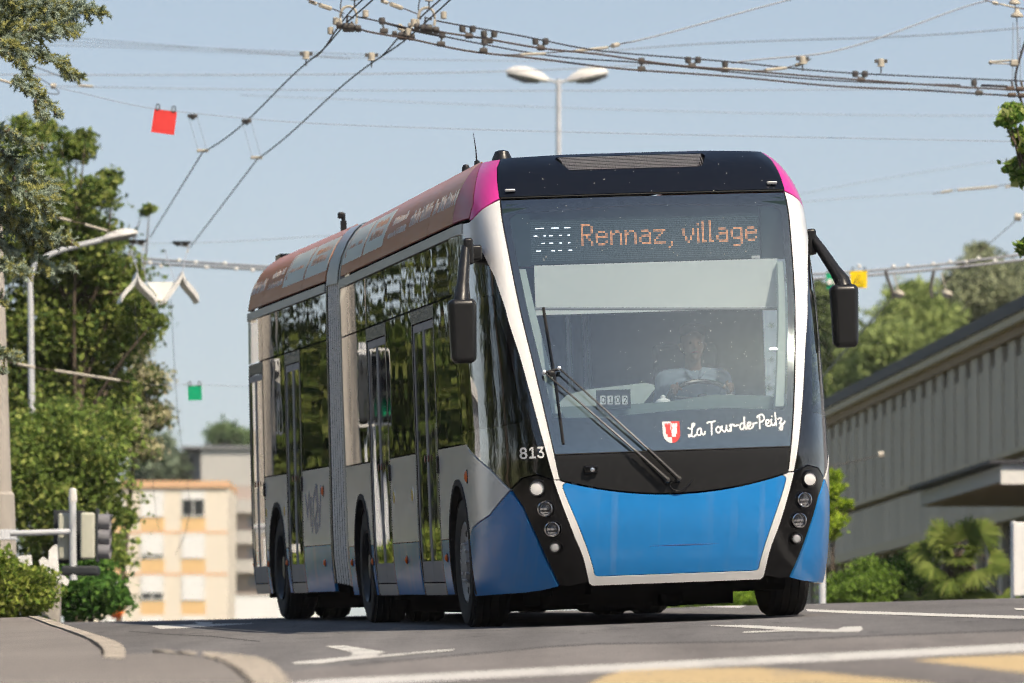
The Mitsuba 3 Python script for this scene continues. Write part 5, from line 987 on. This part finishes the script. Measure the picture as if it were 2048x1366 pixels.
# pale house left of the frame: seen mirrored in the bus side
HS = thing('house', 'flat-roofed pale building left of the frame, mirrored in the bus windows', 'building')
hb = lambda a, b: span_box(a, b)
put('wall', hb((-30, 101, -3), (-12.6, 110, 3.0)), 'concrete', HS); put('roof_edge', hb((-30.4, 100.5, 3.003), (-12.2, 110.4, 3.75)), 'sign_white', HS)
put('attic', hb((-29, 101.5, 3.753), (-13.4, 109.5, 5.0)), 'wall_shade', HS); put('attic_trim', hb((-29.3, 101.2, 5.003), (-13.1, 109.8, 5.3)), 'sign_white', HS)
for x in (-28.5, -25.5, -22.5, -19.5, -17.2, -14.6):
    for z in (-1.8, .6): W = put('window', hb((x - .75, 100.95, z), (x + .75, 101.1, z + 1.7)), 'window_dark', HS); put('frame', cat([hb((x - .85, 100.9, z - .1), (x + .85, 101.02, z - .002)), hb((x - .85, 100.9, z + 1.702), (x + .85, 101.02, z + 1.8))]), 'window_frame', W)
# ------------------------------------------------------------------ trees and plants
def leaf_mesh(P, size, rng, cols, up=.25, aspect=.62, gain=2.1):
    """one bent leaf (four triangles... two quads) at every point of P"""
    n = len(P); d = rng.normal(size=(n, 3)); d[:, 2] -= .25; d /= np.linalg.norm(d, axis=1, keepdims=True)
    q = rng.normal(size=(n, 3)); q[:, 2] += up * 4; s = np.cross(d, q); s /= np.linalg.norm(s, axis=1, keepdims=True) + 1e-9
    L = size * rng.uniform(.65, 1.3, (n, 1)); w = L * aspect * .5; nn_ = np.cross(d, s)
    v = np.stack([P - d * L * .5, P + s * w + nn_ * L * .08, P + d * L * .5, P - s * w + nn_ * L * .08], 1).reshape(-1, 3)
    i = np.arange(n) * 4
    f = np.concatenate([np.stack([i, i + 1, i + 2], 1), np.stack([i, i + 2, i + 3], 1)])
    cols = np.asarray(cols, float); c = cols[rng.integers(0, len(cols), n)] * rng.uniform(.75, 1.25, (n, 1)) * gain
    return v, f, np.repeat(c, 4, 0)
def crown_points(blobs, clumps, per, spread, rng, flat=.8):
    B = np.array([b[:3] for b in blobs]); R = np.array([b[3] for b in blobs]); w = R ** 2; k = rng.choice(len(R), clumps, p=w / w.sum())
    d = rng.normal(size=(clumps, 3)); d /= np.linalg.norm(d, axis=1, keepdims=True); r = R[k] * rng.uniform(.25, 1, clumps) ** .5
    c = B[k] + d * r[:, None] * np.array([1, 1.15, flat + .1])
    sp = spread * rng.uniform(.6, 1.3, (clumps, 1, 1)) * np.minimum(1, R[k] / (2.2 * spread))[:, None, None]
    p = c[:, None] + rng.normal(size=(clumps, per, 3)) * sp * np.array([1, 1, .55]); return p.reshape(-1, 3)
def tree(name, label, cat_, pix, Y, leaf, clumps, per, spread, cols, seed, base=None, trunk=.12, group=None, depth=1., foliage='crown', gain=2.1):
    rng = np.random.default_rng(seed); k = thing(name, label, cat_, group)
    blobs = []
    for x, y, r in pix:
        c = at(x, y, Y); c[1] += rng.uniform(-1, 1) * depth; blobs.append((*c, r / ppm(Y)))
    v, f, c = leaf_mesh(crown_points(blobs, clumps, per, spread, rng), leaf, rng, cols, gain=gain)
    put(foliage, trimesh.Trimesh(v, f, process=False), 'leaf', k, False, c)
    if trunk:
        b0 = np.array(base if base is not None else [np.mean([b[0] for b in blobs]), Y, road_z(np.mean([b[0] for b in blobs]), Y) - .3])
        cen = np.mean([b[:3] for b in blobs], axis=0); limbs = []
        mid = b0 + (cen - b0) * .55; limbs.append(tube(smoothline([b0, b0 + (mid - b0) * .5 + rng.normal(size=3) * .05, mid, cen], 10), np.linspace(trunk, trunk * .45, 10), 8))
        for b in blobs:
            p = np.array(b[:3]); s = b0 + (cen - b0) * rng.uniform(.4, .95); limbs.append(tube(smoothline([s, (s + p) / 2 + np.array([0, 0, .1]) + rng.normal(size=3) * .06 * np.linalg.norm(p - s), p], 7), np.linspace(trunk * .32, trunk * .07, 7), 5, False))
        put('trunk', cat(limbs), 'bark', k, True)
    return k
GREEN = [(.070, .100, .026), (.10, .135, .036), (.135, .168, .042), (.042, .070, .022), (.175, .195, .06)]
tree('broadleaf_tree', 'tall dark green leafy tree behind the slim lamp at left', 'tree', [(55, 290, 45), (110, 262, 20), (150, 292, 30), (182, 282, 16), (60, 390, 80), (125, 425, 50), (205, 395, 34), (232, 365, 18), (290, 412, 12), (278, 435, 12), (180, 500, 70), (120, 520, 70), (220, 560, 55), (290, 610, 34), (318, 650, 18), (262, 640, 40), (180, 650, 85), (80, 650, 90), (140, 770, 90), (60, 800, 90), (200, 780, 45), (-60, 500, 110), (-80, 750, 120)], 94, .115, 1900, 26, .19, GREEN, 11, trunk=.13, depth=1.2)
tree('broadleaf_tree', 'lower mid-green tree filling the left above the signals', 'tree', [(120, 880, 85), (205, 850, 50), (60, 930, 80), (215, 930, 45), (190, 1000, 60), (90, 1010, 90), (175, 1085, 60), (225, 1110, 34), (240, 1030, 20), (100, 1120, 80), (-40, 950, 100)], 90, .105, 1100, 24, .17, [(.092, .135, .034), (.125, .172, .042), (.064, .096, .026), (.18, .205, .06)], 12, trunk=.10, depth=1.)
tree('flowering_shrub', 'elder with creamy flower clusters beside the dark tree', 'shrub', [(262, 700, 26), (288, 760, 34), (300, 830, 30), (285, 900, 26), (255, 860, 28), (262, 780, 28)], 98, .10, 330, 22, .13, [(.55, .52, .32), (.48, .46, .27), (.10, .16, .05), (.62, .58, .40), (.16, .2, .08)], 13, trunk=.06, depth=.5, gain=1.05, base=[at(225, 1230, 98)[0], 98, .4])
tree('shrub', 'bushes at road level under the traffic signals', 'shrub', [(150, 1200, 42), (205, 1185, 36), (235, 1200, 24), (180, 1150, 36), (130, 1160, 30)], 80, .10, 260, 22, .13, [(.06, .13, .03), (.09, .17, .035), (.045, .10, .022)], 14, trunk=.04, depth=.4, gain=1.7)
tree('hedge', 'clipped yellow-green hedge at the left edge before the pillar', 'hedge', [(10, 1165, 45), (55, 1175, 42), (92, 1158, 20), (-10, 1130, 34), (40, 1215, 36), (85, 1200, 24), (0, 1215, 40), (-50, 1180, 60)], 66, .065, 420, 22, .085, [(.11, .15, .028), (.16, .19, .04), (.07, .11, .022), (.19, .21, .06)], 15, trunk=.03, depth=.3)
tree('rusty_shrub', 'small rusty orange shrub at the foot of the flats', 'shrub', [(232, 1226, 8), (238, 1215, 6)], 96, .09, 26, 12, .05, [(.45, .16, .05), (.5, .22, .08)], 16, trunk=.012, depth=.1)
tree('far_tree', 'dim grey-green tree behind the flats roof at left', 'tree', [(300, 900, 34), (318, 930, 26), (290, 950, 30), (330, 880, 14)], 430, .5, 300, 12, .5, [(.10, .13, .085), (.13, .16, .11)], 17, trunk=.2, depth=2)
tree('far_tree', 'small dark tree left of the grey block', 'tree', [(352, 935, 16), (345, 955, 16), (362, 915, 8)], 440, .5, 200, 12, .4, [(.06, .085, .05), (.08, .10, .06)], 18, trunk=.2, depth=1)
tree('far_tree', 'far dark green tree showing over the grey block', 'tree', [(455, 872, 26), (478, 880, 24), (440, 885, 12), (500, 890, 20)], 520, .6, 260, 12, .5, [(.055, .09, .04), (.085, .12, .05)], 19, trunk=.2, depth=2)
HILL = [(.15, .165, .10), (.17, .19, .11), (.125, .14, .09)]
tree('hill_tree', 'light green rounded tree in the middle of the wooded hill', 'tree', [(1830, 590, 32), (1805, 640, 44), (1858, 640, 46), (1768, 705, 54), (1832, 705, 66), (1728, 765, 46), (1900, 720, 46), (1800, 770, 54)], 260, .36, 900, 20, .42, [(.16, .20, .07), (.19, .23, .08), (.13, .165, .06)], 21, trunk=.3, depth=3, gain=1.9)
tree('hill_tree', 'dark narrow-topped tree on the hill near the right edge', 'tree', [(1960, 508, 18), (1955, 545, 30), (1930, 595, 44), (1985, 580, 44), (1925, 650, 46), (1980, 650, 54)], 285, .38, 800, 20, .42, HILL, 22, trunk=.3, depth=3)
tree('hill_tree', 'dark hill tree touching the right edge', 'tree', [(2040, 560, 44), (2030, 630, 54), (2070, 610, 60)], 285, .38, 420, 20, .42, HILL, 23, trunk=.3, depth=3)
tree('hill_tree', 'olive hill tree just right of the bus below the mirror', 'tree', [(1642, 590, 22), (1650, 640, 40), (1670, 715, 50), (1640, 720, 44), (1680, 775, 50), (1630, 780, 50)], 275, .38, 620, 20, .42, [(.10, .13, .05), (.085, .11, .048)], 24, trunk=.3, depth=3)
tree('hill_tree', 'low tree filling the hillside behind the school roof', 'tree', [(1880, 790, 60), (1960, 720, 50), (1700, 820, 50), (1790, 830, 50)], 300, .4, 520, 20, .45, HILL, 25, trunk=.3, depth=3)
tree('lime_tree', 'broad light-edged leaves hanging in at the right edge', 'tree', [(2026, 224, 17), (2004, 246, 12), (2016, 240, 14), (2046, 268, 16), (2038, 332, 17), (2052, 350, 22), (2062, 490, 18), (2080, 290, 34)], 60, .11, 170, 12, .055, [(.10, .16, .03), (.17, .22, .05), (.05, .10, .02), (.24, .27, .10)], 26, base=[6.2, 60, .5], trunk=.08, depth=.3)
tree('young_tree', 'bright yellow-green young tree between the bus and the school wall', 'tree', [(1668, 952, 12), (1674, 972, 13), (1662, 985, 14), (1690, 1006, 12), (1700, 1008, 7), (1668, 1010, 16), (1674, 1045, 13), (1660, 1062, 14), (1652, 1020, 16)], 108, .10, 130, 18, .07, [(.26, .36, .035), (.32, .42, .05), (.18, .27, .03)], 27, gain=1.35, base=[at(1655, 1230, 108)[0], 108, .6], trunk=.03, depth=.2)
tree('shrub', 'mid-green bush at the school wall nearest the bus', 'shrub', [(1690, 1178, 32), (1735, 1152, 34), (1765, 1172, 34), (1720, 1192, 32), (1662, 1195, 18)], 100, .085, 460, 22, .11, [(.085, .14, .025), (.12, .18, .035), (.06, .10, .02)], 28, trunk=.04, depth=.5)
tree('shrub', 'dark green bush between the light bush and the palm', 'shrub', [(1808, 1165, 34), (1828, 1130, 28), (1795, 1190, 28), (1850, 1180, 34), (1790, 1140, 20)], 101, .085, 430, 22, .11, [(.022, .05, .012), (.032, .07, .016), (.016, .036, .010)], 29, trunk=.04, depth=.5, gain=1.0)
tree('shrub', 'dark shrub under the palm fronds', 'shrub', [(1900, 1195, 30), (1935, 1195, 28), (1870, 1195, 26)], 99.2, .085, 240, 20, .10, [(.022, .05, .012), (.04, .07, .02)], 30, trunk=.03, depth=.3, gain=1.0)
tree('shrub', 'bright green shrub seen under the bus nose', 'shrub', [(1400, 1196, 22), (1450, 1194, 22), (1350, 1196, 20), (1500, 1198, 20)], 112, .09, 240, 20, .12, [(.16, .26, .03), (.2, .3, .04), (.1, .18, .03)], 31, trunk=.03, depth=.3, gain=1.5)
# fan palm
k = thing('fan_palm', 'fan palm with drooping yellow-green fronds before the school', 'palm'); Yp = 98.
c0 = at(1914, 1118, Yp); b0 = at(1914, 1225, Yp)
rp_ = np.random.default_rng(4)
put('trunk', cat([tube([b0, (b0 + c0) / 2, c0], [.19, .21, .16], 12)] + [tube([b0 + (c0 - b0) * t + .17 * np.array([math.cos(a), math.sin(a), 0]), b0 + (c0 - b0) * t + .30 * np.array([math.cos(a), math.sin(a), 0]) + np.array([0, 0, -.14])], [.022, .006], 4) for t, a in zip(rp_.uniform(.15, 1, 120), rp_.uniform(0, 6.28, 120))]), 'bark', k, 40)
def frond(hub_dir, L, R, seed):
    L, R = L * 1.15, R * 1.2; rng = np.random.default_rng(seed); hd_ = np.array(hub_dir, float); hd_ /= np.linalg.norm(hd_)
    pet = np.array([c0 + hd_ * L * t + np.array([0, 0, -.25 * L * t ** 2]) for t in np.linspace(0, 1, 6)]); hub = pet[-1]; ax = pet[-1] - pet[-2]; ax /= np.linalg.norm(ax)
    up_ = np.array([.25 * hd_[0], -.8, .62]); up_ -= ax * (up_ @ ax); up_ /= np.linalg.norm(up_); sd = np.cross(ax, up_)
    V_, F_, C_ = [], [], []; n = 20
    for i in range(n):
        a = (i / (n - 1) - .5) * 3.5; d = ax * math.cos(a) + sd * math.sin(a); ll = R * (1 - .12 * abs(a) / 2) * rng.uniform(.92, 1.06); wv = np.cross(d, up_); wv /= np.linalg.norm(wv) + 1e-9
        ts = (0, .35, .7, 1.0); ws_ = (.010, .034, .022, .003); col = np.array([(.15, .205, .045), (.215, .265, .07), (.10, .145, .035)][rng.integers(3)]) * rng.uniform(.8, 1.2)
        o = len(V_)
        for t, w in zip(ts, ws_):
            p = hub + d * ll * t + np.array([0, 0, -.42 * ll * max(0, t - .3) ** 2]) + up_ * .02 * (i % 2)
            V_ += [p - wv * w, p + wv * w]; C_ += [col, col]
        for j in range(3): q = o + 2 * j; F_ += [[q, q + 1, q + 3], [q, q + 3, q + 2]]
    return pet, V_, F_, C_
for i, (dx, dy, dz, L, R) in enumerate(((-.15, -.4, 1., .34, .44), (.55, .2, .85, .62, .34), (-.75, -.1, .38, .50, .30), (-.25, -.9, -.35, .46, .32), (.85, -.2, -.45, .72, .34), (.4, -.8, -.15, .46, .34), (-.85, .0, -.55, .66, .28), (.75, .1, .25, .50, .28), (-.5, .4, .8, .42, .32), (.15, .5, .9, .5, .36), (.55, -.5, -.75, .55, .3), (-.05, -.9, .25, .36, .34), (.2, -.7, -.8, .5, .3), (-.5, -.5, -.8, .5, .28), (-.45, -.3, .9, .5, .36), (.3, -.4, .95, .5, .36), (.0, -.8, .6, .4, .34), (.7, -.5, .1, .6, .28), (-.6, -.6, .0, .5, .28), (-.28, -.3, .5, .18, .38), (.3, -.3, .35, .2, .36), (.05, -.3, -.6, .22, .36), (-.35, -.25, -.4, .3, .34))):
    pet, v, f, c = frond((dx, dy, dz), L, R, 50 + i)
    fk = put('frond', trimesh.Trimesh(v, f, process=False), 'leaf', k, False, np.array(c)); put('petiole', tube(pet, np.linspace(.014, .007, 6), 5), 'bark', fk, True)
# conifer branches hanging in at the upper left: needles in tufts along shoots
k = thing('conifer', 'blue-green conifer whose branches hang in at the upper left', 'tree'); Yc = 49.
rc = np.random.default_rng(77)
sprays = [  # main axis (pixels), half-width of the spray in pixels
    ([(-40, -30), (40, 10), (110, 5), (160, 15), (205, 24)], 26), ([(-40, 60), (20, 70), (80, 55), (120, 50), (150, 62)], 34), ([(-40, 20), (30, 35), (90, 25), (140, 30)], 32), ([(30, 90), (80, 105), (110, 120), (135, 140), (164, 153)], 17), ([(-30, 75), (15, 85), (40, 100), (50, 118)], 20),
    ([(-20, 95), (30, 118), (50, 140), (65, 165), (82, 190), (100, 212), (122, 228)], 13), ([(30, 150), (45, 170), (62, 182)], 14), ([(70, 200), (85, 225), (92, 232)], 12), ([(-30, 0), (10, 5), (30, 0)], 18),
    ([(-60, 255), (0, 262), (30, 268), (58, 285), (82, 290)], 14), ([(-60, 290), (0, 305), (40, 330), (75, 355), (105, 375)], 30), ([(-60, 350), (0, 365), (40, 380), (70, 395), (98, 422)], 30), ([(-60, 400), (0, 420), (30, 430), (60, 450), (80, 470), (118, 480), (140, 482)], 24), ([(-30, 440), (30, 455), (60, 490), (80, 520), (95, 540), (118, 535), (143, 535)], 20), ([(-30, 500), (0, 525), (25, 535), (55, 548)], 20), ([(-30, 470), (10, 490), (30, 505)], 20), ([(-30, 690), (5, 705), (25, 712), (40, 708)], 14), ([(-30, 590), (0, 600), (12, 605)], 12), ([(-30, 730), (8, 742)], 10)]
V_, F_, C_, limbs, cones = [], [], [], [], []; nv = 0; pp_ = ppm(Yc)
for pts, hw in sprays:
    hw *= 1.5
    dep = rc.uniform(-.5, .5); a = smoothline(np.array([at(x, y, Yc + dep) for x, y in pts]), 30); limbs.append(tube(a, np.linspace(.018, .004, 30), 5))
    Ls = np.linalg.norm(a[-1] - a[0]); n_sh = int(Ls * 200) + 50
    for _ in range(n_sh):
        t = rc.uniform(.02, 1); i = min(int(t * 29), 28); base = a[i] + (a[i + 1] - a[i]) * rc.random(); ax = a[i + 1] - a[i]; ax /= np.linalg.norm(ax)
        d = ax * rc.uniform(.2, 1.1) + rc.normal(size=3) * np.array([.5, .8, .45]); d[2] -= .12; d /= np.linalg.norm(d)
        L = hw / pp_ * rc.uniform(.45, 1.3) * (1 if t < .85 else .6); tone = rc.random()
        blue = np.array((.46, .54, .44)) if tone < .55 else (np.array((.50, .50, .20)) if tone < .85 else np.array((.16, .19, .10)))
        for q in np.arange(.012, L, .017):
            c = base + d * q; m = 11
            nd = rc.normal(size=(m, 3)) + d * .9; nd /= np.linalg.norm(nd, axis=1, keepdims=True); sl = .030 * rc.uniform(.7, 1.2, (m, 1)); sd_ = np.cross(nd, rc.normal(size=(m, 3))); sd_ /= np.linalg.norm(sd_, axis=1, keepdims=True)
            tri = np.stack([c + sd_ * .0042, c - sd_ * .0042, c + nd * sl], 1).reshape(-1, 3)
            V_.append(tri); F_.append(np.arange(3 * m).reshape(m, 3) + nv); nv += 3 * m; C_.append(np.tile(blue * rc.uniform(.75, 1.25), (3 * m, 1)))
        if rc.random() < .07: cones.append(lathe([(0, .03), (.012, .02), (.016, .0), (.010, -.025), (0, -.03)], base + d * L * .3, (0, .2, 1), 7))
put('branches', cat(limbs), 'bark', k, True); kk = put('foliage', trimesh.Trimesh(np.vstack(V_), np.vstack(F_), process=False), 'leaf', k, False, np.vstack(C_)); put('cones', cat(cones), 'bark', k, 40)
put('trunk', tube([(-9.0, Yc, -1), (-8.95, Yc, 3.5), (-8.9, Yc, 9)], [.28, .24, .16], 14), 'bark', k, True)
print('conifer tris', sum(len(f) for f in F_))
# trees left of the frame, mirrored in the bus side
for i, (x, y, h, r) in enumerate(((-16.5, 124, 20, 3.8), (-22, 146, 25, 4.6), (-28.5, 148, 27, 4.8), (-35, 150, 26, 4.8), (-42, 150, 26, 4.8), (-10.8, 90, 4.0, 1.1), (-14.4, 96, 4.2, 1.3), (-17.4, 95, 4.6, 1.4), (-26, 165, 28, 5))):
    rg = np.random.default_rng(100 + i); kt = thing('roadside_tree', f'leafy tree left of the frame seen only in the bus windows, number {i + 1} from the bus' if False else 'leafy tree left of the frame seen only mirrored in the bus windows', 'tree', 'trees mirrored in the bus side')
    z0 = float(road_z(x, y)); bl_ = [(x + rg.uniform(-.6, .6) * r, y + rg.uniform(-.6, .6) * r, z0 + h * q, r * (1.05 - .5 * abs(q - .45))) for q in np.linspace(.16, .95, 13)]
    v, f, c = leaf_mesh(crown_points(bl_, 900, 22, .45, rg), .30, rg, GREEN, gain=.95); put('crown', trimesh.Trimesh(v, f, process=False), 'leaf', kt, False, c)
    put('trunk', tube([(x, y, z0 - .5), (x, y, z0 + h * .8)], [.22, .06], 8), 'bark', kt, True)
# ------------------------------------------------------------------ summer haze
scene['air'] = {'type': 'homogeneous', 'albedo': rgb(.95, .95, .95), 'sigma_t': .00012}
scene['haze'] = {'type': 'cube', 'bsdf': {'type': 'null'}, 'interior': {'type': 'ref', 'id': 'air'}, 'to_world': T().translate([0, 600, 52]).scale([1500, 950, 56.5])}
scene['camera']['medium'] = {'type': 'ref', 'id': 'air'}
tag('haze', 'thin summer haze over the street', 'haze', kind='stuff')
# left side of the street beside the bus: mirrored in its front corner glass
for i, (x, y, h, r) in enumerate(((-19, 12, 11, 3.), (-17, 21, 10, 2.8), (-20, 37, 12, 3.2), (-18, 46, 11, 3.), (-21, 55, 13, 3.4), (-17.5, 63, 11, 2.8))):
    rg = np.random.default_rng(300 + i); kt = thing('roadside_tree', 'leafy tree across the pavement seen only mirrored in the bus corner glass', 'tree', 'trees mirrored in the corner glass')
    z0 = float(road_z(x, y)); bl_ = [(x + rg.uniform(-.6, .6) * r, y + rg.uniform(-.6, .6) * r, z0 + h * q, r * (1.05 - .5 * abs(q - .45))) for q in np.linspace(.12, .95, 11)]
    v, f, c = leaf_mesh(crown_points(bl_, 600, 20, .4, rg), .30, rg, GREEN, gain=.95); put('crown', trimesh.Trimesh(v, f, process=False), 'leaf', kt, False, c)
    put('trunk', tube([(x, y, z0 - .5), (x, y, z0 + h * .8)], [.22, .06], 8), 'bark', kt, True)
HP = thing('house', 'pale plastered house across the pavement, mirrored in the bus corner glass', 'house')
put('wall', span_box((-34, 25, -1), (-23, 33.5, 8.5)), 'wall_grey', HP); put('roof', trimesh.Trimesh([(-34.6, 24.4, 8.5), (-22.4, 24.4, 8.5), (-22.4, 34.1, 8.5), (-34.6, 34.1, 8.5), (-28.5, 27, 11.5), (-28.5, 31.5, 11.5)], [[0, 1, 4], [1, 2, 5], [1, 5, 4], [2, 3, 5], [3, 0, 4], [3, 4, 5], [0, 3, 2], [0, 2, 1]], process=False), 'roof_dark', HP)
for y in (26.4, 29.2, 32):
    for z in (1.2, 4.6): W = put('window', span_box((-23.1, y - .5, z), (-22.95, y + .5, z + 1.6)), 'window_dark', HP); put('frame', span_box((-23.05, y - .6, z - .12), (-22.9, y + .6, z - .003)), 'window_frame', W)
